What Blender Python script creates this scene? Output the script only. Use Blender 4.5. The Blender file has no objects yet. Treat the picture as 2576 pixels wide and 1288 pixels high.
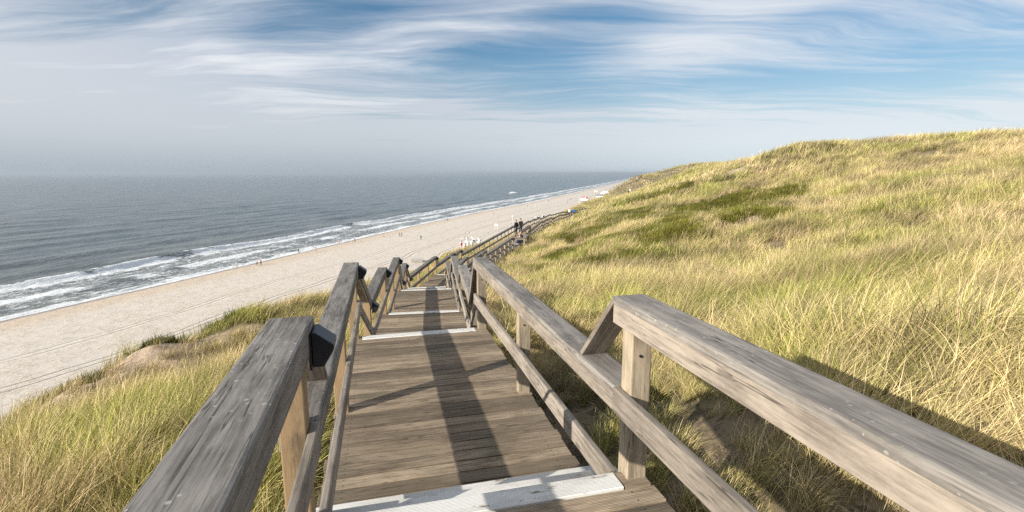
import bpy, bmesh, math, random
import numpy as np
from mathutils import Vector, Matrix
R = math.radians
random.seed(7); rng = np.random.default_rng(7)
scn = bpy.context.scene
COL = scn.collection

# ------------------------------------------------------------------ camera
CZ = 27.2                       # camera height above the sea
PITCH = 9.38
cam_d = bpy.data.cameras.new('camera'); cam = bpy.data.objects.new('camera', cam_d); COL.objects.link(cam)
cam.location = (0, 0, CZ); cam.rotation_euler = (R(90 - PITCH), 0, 0)
cam_d.sensor_width = 36; cam_d.lens = 36 * 1260 / 2576
cam_d.clip_start = 0.05; cam_d.clip_end = 60000
scn.camera = cam

# ------------------------------------------------------------------ light
SUN_EL, SUN_AZ = 21.0, 231.0     # azimuth clockwise from +Y; shadows fall away and to the right
sd = bpy.data.lights.new('sun', 'SUN'); sd.energy = 5.0; sd.angle = R(0.55); sd.color = (1.0, 0.93, 0.81)
sun = bpy.data.objects.new('sun', sd); COL.objects.link(sun)
sv = Vector((math.sin(R(SUN_AZ)) * math.cos(R(SUN_EL)), math.cos(R(SUN_AZ)) * math.cos(R(SUN_EL)), math.sin(R(SUN_EL))))
sun.rotation_euler = sv.to_track_quat('Z', 'Y').to_euler()
scn.view_settings.view_transform = 'Standard'; scn.view_settings.look = 'None'
scn.view_settings.exposure = 0.64; scn.view_settings.gamma = 1.0
scn.view_settings.use_curve_mapping = False
scn.cycles.max_bounces = 6; scn.cycles.diffuse_bounces = 3; scn.cycles.transparent_max_bounces = 8
scn.cycles.volume_bounces = 0; scn.cycles.use_denoising = False
scn.render.film_transparent = False

# ------------------------------------------------------------------ node helper
class NT:
    def __init__(s, tree): s.t = tree; s.n = tree.nodes; s.l = tree.links
    def new(s, typ, **kw):
        n = s.n.new(typ)
        for k, v in kw.items(): setattr(n, k, v)
        return n
    def put(s, sock, v):
        if isinstance(v, bpy.types.NodeSocket): s.l.new(v, sock)
        elif v is not None: sock.default_value = v
    def math(s, op, a, b=None, c=None, clamp=False):
        n = s.new('ShaderNodeMath', operation=op, use_clamp=clamp)
        for i, v in enumerate((a, b, c)): s.put(n.inputs[i], v)
        return n.outputs[0]
    def vmath(s, op, a, b=None):
        n = s.new('ShaderNodeVectorMath', operation=op)
        s.put(n.inputs[0], a); s.put(n.inputs[1], b)
        return n.outputs[0]
    def mix(s, f, a, b, blend='MIX'):
        n = s.new('ShaderNodeMix', data_type='RGBA', blend_type=blend)
        s.put(n.inputs[0], f); s.put(n.inputs[6], a if not isinstance(a, tuple) else (*a, 1)[:4]); s.put(n.inputs[7], b if not isinstance(b, tuple) else (*b, 1)[:4])
        return n.outputs[2]
    def noise(s, vec, scale, detail=4, rough=.5, dist=0, dim='3D'):
        n = s.new('ShaderNodeTexNoise', noise_dimensions=dim)
        s.put(n.inputs['Vector'], vec); n.inputs['Scale'].default_value = scale
        n.inputs['Detail'].default_value = detail; n.inputs['Roughness'].default_value = rough; n.inputs['Distortion'].default_value = dist
        return n.outputs[0]
    def mapping(s, vec, loc=(0, 0, 0), rot=(0, 0, 0), scale=(1, 1, 1)):
        n = s.new('ShaderNodeMapping'); s.put(n.inputs[0], vec)
        s.put(n.inputs[1], loc); s.put(n.inputs[2], rot); s.put(n.inputs[3], scale)
        return n.outputs[0]
    def step(s, v, lo, hi):
        n = s.new('ShaderNodeMapRange', interpolation_type='SMOOTHSTEP'); s.put(n.inputs[0], v)
        n.inputs[1].default_value = lo; n.inputs[2].default_value = hi
        n.inputs[3].default_value = 0; n.inputs[4].default_value = 1
        return n.outputs[0]
    def ramp(s, v, stops):
        n = s.new('ShaderNodeValToRGB'); s.put(n.inputs[0], v)
        el = n.color_ramp.elements
        while len(el) < len(stops): el.new(.5)
        for e, (p, c) in zip(el, stops): e.position = p; e.color = (*c, 1)
        return n.outputs[0]
    def sep(s, v):
        n = s.new('ShaderNodeSeparateXYZ'); s.put(n.inputs[0], v); return n.outputs
    def comb(s, x, y, z):
        n = s.new('ShaderNodeCombineXYZ')
        for i, v in enumerate((x, y, z)): s.put(n.inputs[i], v)
        return n.outputs[0]
    def bump(s, h, strength=.3, dist=.01, normal=None):
        n = s.new('ShaderNodeBump'); s.put(n.inputs['Height'], h)
        s.put(n.inputs['Strength'], strength); n.inputs['Distance'].default_value = dist
        if normal is not None: s.put(n.inputs['Normal'], normal)
        return n.outputs[0]
def mat(name):
    m = bpy.data.materials.new(name); m.use_nodes = True
    t = NT(m.node_tree); t.n.clear()
    out = t.new('ShaderNodeOutputMaterial'); b = t.new('ShaderNodeBsdfPrincipled')
    t.l.new(b.outputs[0], out.inputs[0]); t.b = b; t.out = out
    t.b.inputs['Specular IOR Level'].default_value = .3
    return m, t
def plain(name, c, rough=.7, metal=0, var=.12):
    m, t = mat(name)
    tc = t.new('ShaderNodeTexCoord')
    f = t.noise(tc.outputs['Object'], 9, 4)
    col = t.mix(f, tuple(x * (1 - var) for x in c), tuple(min(1, x * (1 + var)) for x in c))
    t.put(t.b.inputs['Base Color'], col); t.b.inputs['Roughness'].default_value = rough; t.b.inputs['Metallic'].default_value = metal
    return m

# ------------------------------------------------------------------ sky: Nishita with procedural high cloud
w = bpy.data.worlds.new('World'); scn.world = w; w.use_nodes = True
t = NT(w.node_tree); t.n.clear()
wo = t.new('ShaderNodeOutputWorld'); bg = t.new('ShaderNodeBackground'); t.l.new(bg.outputs[0], wo.inputs[0])
sky = t.new('ShaderNodeTexSky', sky_type='NISHITA', sun_disc=False)
sky.sun_elevation = R(SUN_EL); sky.sun_rotation = R(SUN_AZ)
sky.air_density = 1.0; sky.dust_density = 1.2; sky.ozone_density = 2.2; sky.altitude = 20
tc = t.new('ShaderNodeTexCoord'); d = tc.outputs['Generated']
X, Y, Z = t.sep(d)[:3]
zc = t.math('ADD', t.math('MAXIMUM', Z, 0.0), 0.09)
px = t.math('DIVIDE', X, zc); py = t.math('DIVIDE', Y, zc)
P = t.comb(px, py, 0.0)
# the cloud sheet: fibres combed along one direction, warped by a slow noise, with thinner windows where the blue shows
warp = t.new('ShaderNodeTexNoise', noise_dimensions='3D'); t.put(warp.inputs['Vector'], P); warp.inputs['Scale'].default_value = .55; warp.inputs['Detail'].default_value = 4; warp.inputs['Roughness'].default_value = .42
wv = t.vmath('MULTIPLY', t.vmath('SUBTRACT', warp.outputs[1], (.5, .5, .5)), (1.25, 1.25, 0))
PW = t.vmath('ADD', P, wv)
fib = t.noise(t.mapping(PW, rot=(0, 0, R(-52)), scale=(.45, 1.7, 1)), 1.0, 10, .60)
fib2 = t.noise(t.mapping(PW, loc=(4, 1, 0), rot=(0, 0, R(-40)), scale=(.8, 6.5, 1)), 1.0, 9, .62)
fib3 = t.noise(t.mapping(PW, loc=(2, 7, 0), rot=(0, 0, R(-14)), scale=(.6, 4.2, 1)), 1.0, 9, .66)
fine = t.math('ADD', t.math('ADD', t.math('MULTIPLY', fib, .50), t.math('MULTIPLY', fib2, .25)), t.math('MULTIPLY', fib3, .25))
def blob(cx, cy, rx, ry, rot=0):
    q = t.mapping(t.vmath('SUBTRACT', t.vmath('ADD', P, t.vmath('MULTIPLY', wv, (.55, .55, 0))), (cx, cy, 0)), rot=(0, 0, R(rot)))
    q = t.vmath('MULTIPLY', q, (1 / rx, 1 / ry, 0))
    ln = t.new('ShaderNodeVectorMath', operation='LENGTH'); t.put(ln.inputs[0], q)
    return t.step(ln.outputs['Value'], 1.5, .1)
side = t.math('ARCTAN2', X, Y)
cov = t.math('MULTIPLY', t.step(side, -.05, -.60), .10)
for (cx, cy, rx, ry, rt, am) in ((.00, 3.45, .80, .50, 12, -.20), (-1.0, 2.65, .70, .30, 25, -.17), (-1.85, 2.35, .8, .28, 20, -.15), (.55, 4.35, .80, .60, 0, -.17), (2.7, 3.3, 1.0, 1.2, 0, -.17), (1.7, 3.7, .7, .5, 0, -.12),
                              (.95, 2.75, .30, .90, -22, .10), (-.15, 2.45, .5, .25, 10, .04), (-.5, 3.05, .55, .16, 24, .10), (-2.3, 3.0, .9, 1.2, 0, .10)):
    cov = t.math('ADD', cov, t.math('MULTIPLY', blob(cx, cy, rx, ry, rt), am))
fine = t.math('ADD', t.math('MULTIPLY', t.math('SUBTRACT', fine, .5), 1.35), .5)
dens = t.step(t.math('ADD', fine, cov), .27, .70)
hz_ = t.math('MAXIMUM', Z, 0.0)
lowveil = t.math('POWER', t.math('SUBTRACT', 1.0, t.math('MINIMUM', t.math('MULTIPLY', hz_, 3.6), 1.0)), 1.9)
thick = t.math('MINIMUM', t.math('ADD', t.math('MULTIPLY', dens, .90), t.math('MULTIPLY', lowveil, 1.15)), .97)
shade = t.noise(t.mapping(PW, loc=(9, 3, 0), rot=(0, 0, R(-48)), scale=(.5, 1.9, 1)), 1.0, 7, .6)
lit = t.math('ADD', t.step(shade, .36, .68), t.math('MULTIPLY', t.math('ADD', blob(-.95, 2.62, .75, .42, 20), blob(-1.85, 2.35, .9, .35, 20)), -.5), clamp=True)
lit = t.math('MAXIMUM', lit, t.math('MULTIPLY', t.math('MAXIMUM', t.step(side, .0, .30), t.math('MULTIPLY', lowveil, 2.0)), .75))
ccol = t.mix(lit, (3.7, 4.3, 5.3), (7.3, 7.45, 7.7))
# grey, flatter air low over the sea, paler over the land
ccol = t.mix(t.step(side, -.95, -.35), t.mix(.35, ccol, (7.6, 7.35, 7.1)), ccol)
ccol = t.mix(t.math('POWER', t.math('SUBTRACT', 1.0, t.math('MINIMUM', t.math('MULTIPLY', hz_, 5.2), 1.0)), 1.2), ccol, t.mix(t.step(side, -.35, .70), (3.35, 3.85, 4.35), (5.9, 6.7, 7.2)))
sk = t.mix(1.0, sky.outputs[0], (0.52, .78, .88), 'MULTIPLY')
t.put(bg.inputs[0], t.mix(thick, sk, ccol)); bg.inputs[1].default_value = 0.08

# ------------------------------------------------------------------ numpy noise
_tab = np.random.default_rng(3).random((256, 256))
def vnoise(x, y):
    xi = np.floor(x).astype(int); yi = np.floor(y).astype(int); fx = x - xi; fy = y - yi
    fx = fx * fx * (3 - 2 * fx); fy = fy * fy * (3 - 2 * fy)
    g = lambda a, b: _tab[a & 255, b & 255]
    return (g(xi, yi) * (1 - fx) + g(xi + 1, yi) * fx) * (1 - fy) + (g(xi, yi + 1) * (1 - fx) + g(xi + 1, yi + 1) * fx) * fy
def fbm(x, y, o=4):
    s = 0; a = .5
    for i in range(o): s = s + a * (vnoise(x, y) - .5); x = x * 2.03 + 17.1; y = y * 2.03 + 5.7; a *= .5
    return s
def sstep(v, a, b):
    q = np.clip((v - a) / (b - a), 0, 1); return q * q * (3 - 2 * q)

# ------------------------------------------------------------------ the boardwalk's course (x, y of the centre line; h below the eye)
RIS, TRD = .177, .31
A0 = Vector((-.2504, .9681))
P1 = Vector((-.175, 2.50))
SEC = [  # start, end, depth of the deck below the eye, number of risers before it
    (P1 - A0 * 6.6, P1, 1.745, 0),
    (P1, Vector((-1.335, 7.0)), 2.276, 3),
    (Vector((-1.335, 7.0)), Vector((-2.03, 11.25)), 3.161, 5),
    (Vector((-2.03, 11.25)), Vector((-2.77, 15.8)), 3.692, 3),
    (Vector((-2.77, 15.8)), Vector((-3.6, 20.7)), 4.754, 6),
    (Vector((-3.6, 20.7)), Vector((-3.57, 28.65)), 5.816, 6),
    (Vector((-3.57, 28.65)), Vector((-3.06, 33.2)), 6.347, 3),
    (Vector((-3.06, 33.2)), Vector((-2.85, 35.9)), 6.524, 1),
    (Vector((-2.85, 35.9)), Vector((1.13, 56.2)), 6.878, 2),
    (Vector((1.13, 56.2)), Vector((3.15, 67.8)), 7.409, 3),
    (Vector((3.15, 67.8)), Vector((4.13, 72.8)), 7.586, 1),
    (Vector((4.13, 72.8)), Vector((5.2, 77.9)), 7.763, 1),
    (Vector((5.2, 77.9)), Vector((7.6, 87.6)), 8.117, 2),
    (Vector((7.6, 87.6)), Vector((10.8, 96.3)), 8.294, 1),
    (Vector((10.8, 96.3)), Vector((17.3, 108.3)), 8.47, 1),
    (Vector((17.3, 108.3)), Vector((27, 115.0)), 8.47, 0),
]
# bend of section 5: it first leans left while it goes down
MIDBEND = Vector((-3.95, 22.9))

# ------------------------------------------------------------------ terrain
coast_y = np.array([-2000, -300, 103, 143, 179, 260, 358, 452, 708, 1360, 3000, 9000, 30000.])
coast_x = np.array([-650, -199, -92, -81, -72, -52, -22, 10, 88, 278, 740, 2420, 8300.])
edge_y = np.array([-2000, -60, -20, 0, 5, 9, 13, 16, 19, 23, 26, 32, 40, 48, 60, 80, 105, 130, 165, 220, 300, 420, 1000, 3000, 9000, 30000.])
edge_x = np.array([-560, -28, -15, -10, -9.4, -9.9, -11.4, -11.8, -12, -11, -9.9, -9.2, -8.4, -7, -3.9, 1.5, 8, 16, 29, 46, 71, 108, 275, 835, 2515, 8400.])
def xc(y): return np.interp(y, coast_y, coast_x)
def xe(y): return np.interp(y, edge_y, edge_x)
f_ = 1260.
cp, sp = math.cos(R(PITCH)), math.sin(R(PITCH))
def ray(Xp, Yp):
    u = (Xp - 1288) / f_; v = (644 - Yp) / f_
    return u / (cp + v * sp), (v * cp - sp) / (cp + v * sp)      # x per metre forward, z per metre forward
ctl = []
def C(Xp, Yp, dist, dz=0):
    a, b = ray(Xp, Yp); ctl.append((a * dist, dist, b * dist + dz))
for q in [(1300, 760, 14, -.3), (1300, 700, 25, -.3), (1450, 850, 8, -.35), (1700, 800, 9, -.3), (1700, 700, 15, -.3), (1700, 620, 24, -.3), (1700, 560, 33, -.3), (1700, 500, 45, -.3),
          (1500, 620, 30, -.3), (1500, 560, 45, -.3), (1500, 545, 60), (1560, 500, 95), (1620, 470, 110, -1), (1650, 452, 105, -1), (1700, 440, 100, -1), (1690, 445, 175, -5), (1640, 460, 175, -4), (1900, 530, 38), (1900, 450, 46), (1900, 405, 52, -.3), (1960, 381, 50, -.3),
          (1782, 425, 66, -.3), (1840, 415, 60, -.3), (1690, 422, 260), (1640, 434, 330), (1750, 424, 210), (2100, 600, 18, -.3), (2100, 450, 36, -.3), (2100, 362, 46, -1.0), (2250, 350, 41, -1.0), (2400, 340, 36, -1.1),
          (2576, 352, 31, -1.0), (2400, 440, 26, -.7), (2400, 520, 19, -.3), (2400, 640, 11, -.3), (2400, 760, 7, -.4), (2400, 900, 4.6, -.35), (2100, 760, 8.5, -.4), (1900, 640, 19, -.3), (1900, 760, 10, -.3), (1800, 900, 6, -.35), (1600, 800, 9.5, -.35)]:
    C(*q)
# crest over the beach
for q in [(0, 1085, 9, -.25), (200, 950, 13, -.25), (400, 870, 16, -.25), (520, 820, 19, -.25), (700, 765, 23, -.25), (835, 745, 26, -.25), (935, 707, 32, -.2), (1028, 668, 40, -.2), (1106, 642, 48, -.2),
          (1207, 611, 60, -.2), (1385, 540, 105), (1446, 514, 130), (1511, 497, 165), (1555, 480, 220), (1598, 464, 300), (1620, 449, 420), (300, 1200, 5, -.3), (500, 1000, 8, -.3), (620, 900, 13, -.3)]:
    C(*q)
for s, e, h, n in SEC[:-1]:
    for k in ((.25, .75) if (e - s).length < 12 else (.1, .37, .63, .9)):
        p = s.lerp(e, k); ctl.append((p.x, p.y, -h - (.75 if p.y < 12 else .5)))
ctl += [(1.25, 2.2, -2.45), (1.0, 3.6, -2.8), (.6, 5.2, -3.1), (1.66, 3.4, -2.2), (2.4, 2.9, -1.5), (2.2, 3.9, -1.7), (3.6, 4.0, -1.5), (4.5, 2, -1.3), (2.6, 1.4, -1.5), (2.6, 5.8, -2.2), (0, -10, -1.6), (10, -10, 0), (-15, -15, -4.5), (30, -20, 2.5), (4, 0, -1.3), (60, 10, 4.5), (60, 60, 1.5), (60, 100, -2), (110, 200, -3),
        (150, 330, -1), (200, 420, -2), (300, 300, -5), (160, 100, -4), (200, 0, -2), (25, 125, -7.2), (60, 260, -3.5), (45, 150, -5)]
ctl = np.array(ctl)
cs = 30.
def _U(r2): return np.where(r2 > 0, .5 * r2 * np.log(np.maximum(r2, 1e-12)), 0)
_n = len(ctl); _p = ctl[:, :2] / cs
_K = _U(((_p[:, None] - _p[None]) ** 2).sum(-1)) + np.eye(_n) * .0025
_Pm = np.hstack([np.ones((_n, 1)), _p]); _A = np.block([[_K, _Pm], [_Pm.T, np.zeros((3, 3))]])
_w = np.linalg.solve(_A, np.concatenate([ctl[:, 2], np.zeros(3)]))
def tps(x, y):
    x = np.asarray(x, float); y = np.asarray(y, float); sh = x.shape; q = np.stack([x.ravel(), y.ravel()], 1) / cs
    out = np.empty(len(q))
    for i in range(0, len(q), 20000):
        b = q[i:i + 20000]; out[i:i + 20000] = _U(((b[:, None] - _p[None]) ** 2).sum(-1)) @ _w[:_n] + _w[_n] + b @ _w[_n + 1:]
    return out.reshape(sh)
_seg = []
for i, (s, e, h, n) in enumerate(SEC):
    if i == 5: _seg += [(s, MIDBEND, h), (MIDBEND, e, h)]
    else: _seg.append((s, e, h))
def walk_dist(x, y):
    dm = np.full(np.shape(x), 1e9); hz = np.zeros(np.shape(x))
    for s, e, h in _seg:
        dx, dy = e.x - s.x, e.y - s.y; L2 = dx * dx + dy * dy
        k = np.clip(((x - s.x) * dx + (y - s.y) * dy) / L2, 0, 1)
        dd = np.hypot(x - s.x - k * dx, y - s.y - k * dy)
        hz = np.where(dd < dm, h, hz); dm = np.minimum(dm, dd)
    return dm, hz
def beach_z(c): return np.where(c > 0, 2.3 * (1 - np.exp(-np.maximum(c, 0) / 38.)), .045 * c)
def height(x, y, noise=True):
    """world height of the ground"""
    x = np.asarray(x, float); y = np.asarray(y, float)
    c = (x - xc(y)) * .965
    b = beach_z(c) + (.05 * fbm(x * .22, y * .22, 3) if noise else 0)
    e = (xe(y) - x) * .965                                   # seaward of the dune's edge
    if noise: e = e + 2.2 * fbm(x * .12 + 3, y * .12, 3) * sstep(np.hypot(x, y), 12, 40)
    xi = np.maximum(x, xe(y) - 1.0)
    zt = tps(np.clip(xi, -60, 320), np.clip(y, -40, 480))
    far = sstep(y, 330, 520)
    zt = zt * (1 - far) + far * (-7 + 9 * fbm(x * .012, y * .012, 3) + np.clip((x - xe(y)) * .03, 0, 4))
    if noise:
        dist = np.hypot(x, y)
        amp = np.clip(dist / 30., .10, 1.0)
        dm, hz = walk_dist(x, y); k = sstep(dm, 1.2, 6)
        zt = zt + k * amp * (1.5 * fbm(x * .10, y * .10, 3) + .8 * fbm(x * .38 + 9, y * .38, 3)) + .16 * fbm(x * 1.1, y * 1.1, 3) * sstep(dm, 1.2, 3)
        for bx0, by0, am_, rr_ in ((-11.9, 15.6, .95, 1.5), (-10.3, 18.6, .8, 1.7), (-12.3, 12.8, .6, 1.2), (-8.6, 11.6, -.45, 2.2), (-8.3, 15.2, -.35, 2.0), (-9.2, 22.5, .7, 2.0)):
            zt = zt + am_ * np.exp(-((x - bx0) ** 2 + (y - by0) ** 2) / rr_ ** 2)
        # ridges far off
        zt = zt + sstep(dist, 90, 200) * 4.0 * fbm(x * .03 + 2, y * .03, 4) * sstep(x - xe(y), 4, 40) - sstep(dist, 75, 110) * .7 * sstep(30 - (x - xe(y)), 0, 20)
    dm, hz = walk_dist(x, y)
    lim = -hz - np.where(hz > 6.8, .72, .42) + np.maximum(dm - 1.15, 0) * 1.35
    zt = np.minimum(zt, np.where(dm < 6, lim, 1e9))
    drop = 1.3 * np.log1p(np.exp(np.clip((e - .6) / 1.3, -30, 30))) * .72
    dz = CZ + zt - drop
    k = 1.2
    m = np.maximum(dz, b)
    return m + .35 * np.exp(-np.abs(dz - b) / k) * (dz > b - 3)
def hit(Xp, Yp):
    """where a sight line meets the beach"""
    a, b = ray(Xp, Yp); dd = (2.0 - CZ) / b
    for _ in range(12):
        c = (a * dd - float(xc(dd))) * .965
        dd = (float(beach_z(np.array([c]))[0]) + .02 - CZ) / b
    x_ = np.array([a * dd]); y_ = np.array([dd])
    return Vector((a * dd, dd, float(height(x_, y_)[0]) if float(height(x_, y_)[0]) < 4 else float(beach_z((x_ - xc(y_)) * .965)[0])))
def hit_dune(Xp, Yp):
    a, b = ray(Xp, Yp); ds = np.geomspace(20, 4000, 6000)
    z = CZ + b * ds; g = height(a * ds, ds, False)
    i = np.argmax(z < g); dd = ds[i]
    return Vector((a * dd, dd, float(height(np.array([a * dd]), np.array([dd]))[0])))

def link(o, parent=None):
    COL.objects.link(o)
    if parent: o.parent = parent
    return o
def tag(o, label=None, cat=None, group=None, kind=None):
    if label: o['label'] = label
    if cat: o['category'] = cat
    if group: o['group'] = group
    if kind: o['kind'] = kind
    return o
def mesh_obj(name, verts, faces, m=None, parent=None, smooth=False):
    me = bpy.data.meshes.new(name)
    if isinstance(verts, np.ndarray):
        me.vertices.add(len(verts)); me.vertices.foreach_set('co', verts.astype(np.float32).ravel())
        k = faces.shape[1]; me.loops.add(faces.size); me.loops.foreach_set('vertex_index', faces.ravel().astype(np.int32))
        me.polygons.add(len(faces)); me.polygons.foreach_set('loop_start', (np.arange(len(faces)) * k).astype(np.int32))
        me.update(calc_edges=True); me.validate()
    else: me.from_pydata(verts, [], faces)
    if m: me.materials.append(m)
    if smooth: me.polygons.foreach_set('use_smooth', np.ones(len(me.polygons), bool))
    me.update()
    return link(bpy.data.objects.new(name, me), parent)
def grid_faces(nr, nc):
    i = np.arange(nr * nc).reshape(nr, nc)
    return np.stack([i[:-1, :-1], i[:-1, 1:], i[1:, 1:], i[1:, :-1]], -1).reshape(-1, 4)

def _patches(lst):
    out = []
    for Xp, Yp, r in lst:
        a, b = ray(Xp, Yp); ds = np.geomspace(4, 400, 3000); g = height(a * ds, ds, False); k = np.argmax(CZ + b * ds < g)
        if k: out.append((a * ds[k], ds[k], r))
    return out
HEATH = _patches([(1905, 525, 2.4), (1870, 533, 3.0), (1830, 545, 3.2), (1790, 557, 3.0), (1750, 570, 2.6), (1710, 582, 2.2), (1670, 595, 2.0), (1650, 500, 2.6), (1685, 486, 2.2), (1400, 600, 1.5), (1440, 640, 1.5), (1400, 570, 2), (1480, 560, 2.2), (1530, 620, 1.6), (1620, 650, 1.0), (1350, 690, .8), (1580, 545, 2), (1560, 660, 1.0), (1620, 610, 1.2), (1590, 512, 1.6), (1545, 525, 1.6), (1500, 588, 1.8), (1560, 575, 1.5),
                  (1450, 580, 1.3), (1960, 555, .8), (2185, 546, .6), (1400, 690, .7), (1480, 672, .7), (430, 885, 1.0), (300, 925, .5), (560, 850, .9), (620, 830, .8), (680, 800, .8), (500, 870, .7)])
BARE = _patches([(1655, 556, 2.2), (1720, 545, 2.0), (1790, 522, 1.8), (1620, 575, 1.0), (1475, 547, 1.2), (1860, 430, 1.2), (340, 962, 2.0), (430, 945, 1.8), (250, 992, 1.3), (380, 930, 1.4),
                 (490, 945, 1.2), (1930, 560, .8), (2000, 500, 1.0), (2135, 470, .7), (180, 985, .6), (2400, 990, .35), (1850, 1190, .5)])
BARE += [(-10.9, 14.3, 1.0), (-11.6, 13.2, .8), (-10.1, 16.0, .9), (-9.4, 17.4, .8), (-12.0, 12.0, .7)]
HEATH += [(-12.3, 16.6, .45), (-10.9, 19.1, .5), (-12.9, 13.9, .4)]
def pmask(x, y, lst, grow=1.0):
    m = np.zeros(np.shape(x)); nz = .9 * fbm(np.asarray(x) * .55 + 3, np.asarray(y) * .55, 3)
    for a, b, r in lst:
        # patches run across the slope, wider than deep
        dx, dy = x - a, y - b; u = dx * .995 - dy * .1; v = dx * .1 + dy * .995
        m = np.maximum(m, 1.15 - np.sqrt((u / (1.35 * r * grow)) ** 2 + (v / (1.5 * r * grow)) ** 2) + nz * 1.5)
    return m
rows = np.concatenate([np.arange(-1500, -60, 120), np.arange(-60, -8, 2.), np.arange(-8, 40, .3), np.arange(40, 90, .8), np.arange(90, 220, 2.), np.arange(220, 600, 8), np.geomspace(600, 26000, 40)])
cols = np.concatenate([-np.geomspace(460, 150, 10), np.arange(-145, -36, 4), np.arange(-36, -14, 1.), np.arange(-14, 32, .33), np.arange(32, 60, 1.), np.arange(60, 130, 4), np.geomspace(130, 1500, 16)])
YY, CC = np.meshgrid(rows, cols, indexing='ij')
XX = xe(YY) + CC
ZZ = height(XX, YY)
V = np.stack([XX, YY, ZZ], -1).reshape(-1, 3)

# --- sand and dune soil
m_ground, t = mat('dune_sand')
geo = t.new('ShaderNodeNewGeometry'); pos = geo.outputs['Position']
at_ = t.new('ShaderNodeAttribute', attribute_name='coast'); cv = t.sep(at_.outputs['Vector'])
cc, du = cv[0], cv[1]                                         # metres inland from the waterline; 1 on the dune
n4 = t.noise(pos, 28, 5, .7); n1 = t.noise(pos, .35, 5, .6); n2 = t.noise(pos, 6, 5, .65); n3 = t.noise(pos, 1.7, 4, .6)
sand = t.mix(n2, (.56, .50, .435), (.66, .60, .53))
sand = t.mix(t.step(n1, .40, .62), sand, (.62, .545, .46))
band = t.math('MULTIPLY', t.step(t.math('ADD', cc, t.math('MULTIPLY', n1, 6)), 18, 8), t.step(cc, .5, 4))
sand = t.mix(t.math('MULTIPLY', band, .6), sand, (.56, .43, .30))
wet = t.step(t.math('ADD', cc, t.math('MULTIPLY', n1, 2.5)), 4.2, 1.8)
sand = t.mix(wet, sand, (.24, .185, .14))
n4 = t.noise(pos, 28, 5, .7)
soil = t.mix(t.math('ADD', t.math('MULTIPLY', n2, .5), t.math('MULTIPLY', n4, .5)), (.075, .055, .033), (.30, .23, .145))
pa_ = t.new('ShaderNodeAttribute', attribute_name='patch'); pv_ = t.sep(pa_.outputs['Vector'])
soil = t.mix(t.step(t.math('ADD', pv_[0], t.math('MULTIPLY', t.math('SUBTRACT', n2, .5), .6)), .2, .5), soil, t.mix(n3, (.42, .31, .21), (.58, .46, .34)))
green = t.step(t.noise(pos, .16, 4, .55), .50, .56)
gcol = t.mix(t.step(n3, .40, .66), (.05, .055, .012), (.12, .125, .03))
soil = t.mix(t.math('MULTIPLY', green, .35), soil, gcol)
soil = t.mix(t.step(pv_[1], .25, .5), soil, gcol)
t.put(t.b.inputs['Base Color'], t.mix(du, sand, soil))
t.put(t.b.inputs['Roughness'], t.math('SUBTRACT', .95, t.math('MULTIPLY', wet, .55)))
dents = t.noise(t.vmath('ADD', pos, t.vmath('MULTIPLY', t.comb(n1, n3, n1), (3, 3, 0))), 1.3, 7, .80)
tr = []
for c0, sc in ((41.5, 1), (43.3, 1), (52, .6), (53.7, .6), (29.5, .5), (31, .5)):
    wob = t.math('ADD', cc, t.math('MULTIPLY', t.math('SUBTRACT', t.noise(t.mapping(pos, scale=(.03, .03, .03)), 1, 2), .5), 9))
    q = t.math('ABSOLUTE', t.math('SUBTRACT', wob, c0)); tr.append(t.math('MULTIPLY', t.step(q, .42, .12), sc))
trk = tr[0]
for q in tr[1:]: trk = t.math('MAXIMUM', trk, q)
hgt = t.math('SUBTRACT', t.math('ADD', t.math('MULTIPLY', t.step(dents, .36, .50), t.math('MULTIPLY', t.step(n1, .3, .7), .075)), t.math('ADD', t.math('MULTIPLY', n2, .05), t.math('MULTIPLY', n4, .012))), t.math('MULTIPLY', trk, .40))
t.put(t.b.inputs['Normal'], t.bump(hgt, .9, 1.0))
ground = mesh_obj('beach_and_dunes', V, grid_faces(*YY.shape), m_ground, smooth=True)
tag(ground, 'pale sandy beach rising into the sand dunes', kind='structure')
att = ground.data.attributes.new('coast', 'FLOAT_VECTOR', 'POINT')
cflat = ((XX - xc(YY)) * .965)
e_ = (xe(YY) - XX) * .965
dune_m = sstep(ZZ - beach_z(cflat), .4, 1.6)
att.data.foreach_set('vector', np.stack([cflat, dune_m, 0 * cflat], -1).astype(np.float32).ravel())

att = ground.data.attributes.new('patch', 'FLOAT_VECTOR', 'POINT')
_bm = np.zeros(XX.shape); _hm = np.zeros(XX.shape); _sel = (np.hypot(XX, YY) < 140) & (YY > 0)
_bm[_sel] = pmask(XX[_sel], YY[_sel], BARE); _hm[_sel] = pmask(XX[_sel], YY[_sel], HEATH)
att.data.foreach_set('vector', np.stack([_bm, _hm, 0 * _bm], -1).astype(np.float32).ravel())

# ------------------------------------------------------------------ sea
wr = np.concatenate([np.arange(-1500, -100, 100), np.arange(-100, 60, 8), np.arange(60, 260, .7), np.arange(260, 700, 2.5), np.geomspace(700, 30000, 90)])
wc = np.concatenate([-np.geomspace(26000, 420, 60), -np.geomspace(415, 90, 90), np.arange(-89.5, 7, .55)])
WY, WC = np.meshgrid(wr, wc, indexing='ij')
WX = xc(WY) + WC / .965
WS = WY * 1.035
far = sstep(np.hypot(WX, WY), 900, 350)
wob = 9 * fbm(WS * .012, WC * .02, 2)
ph = WC + wob
sw = np.zeros_like(WC)
for k, (lam, am, o) in enumerate(((19, .30, 0), (11.5, .17, 2.2), (31, .22, 4.1))):
    en = vnoise(WS * .022 + k * 7, WC * .045) ; sw += am * en * np.sin(ph * 2 * math.pi / lam + o + 4 * fbm(WS * .015 + k, WC * .02, 2))
sw = sw * 1.5 + .34 * fbm(WS * .35, WC * .55, 3)
shallow = sstep(-WC, 2, 30)
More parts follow.
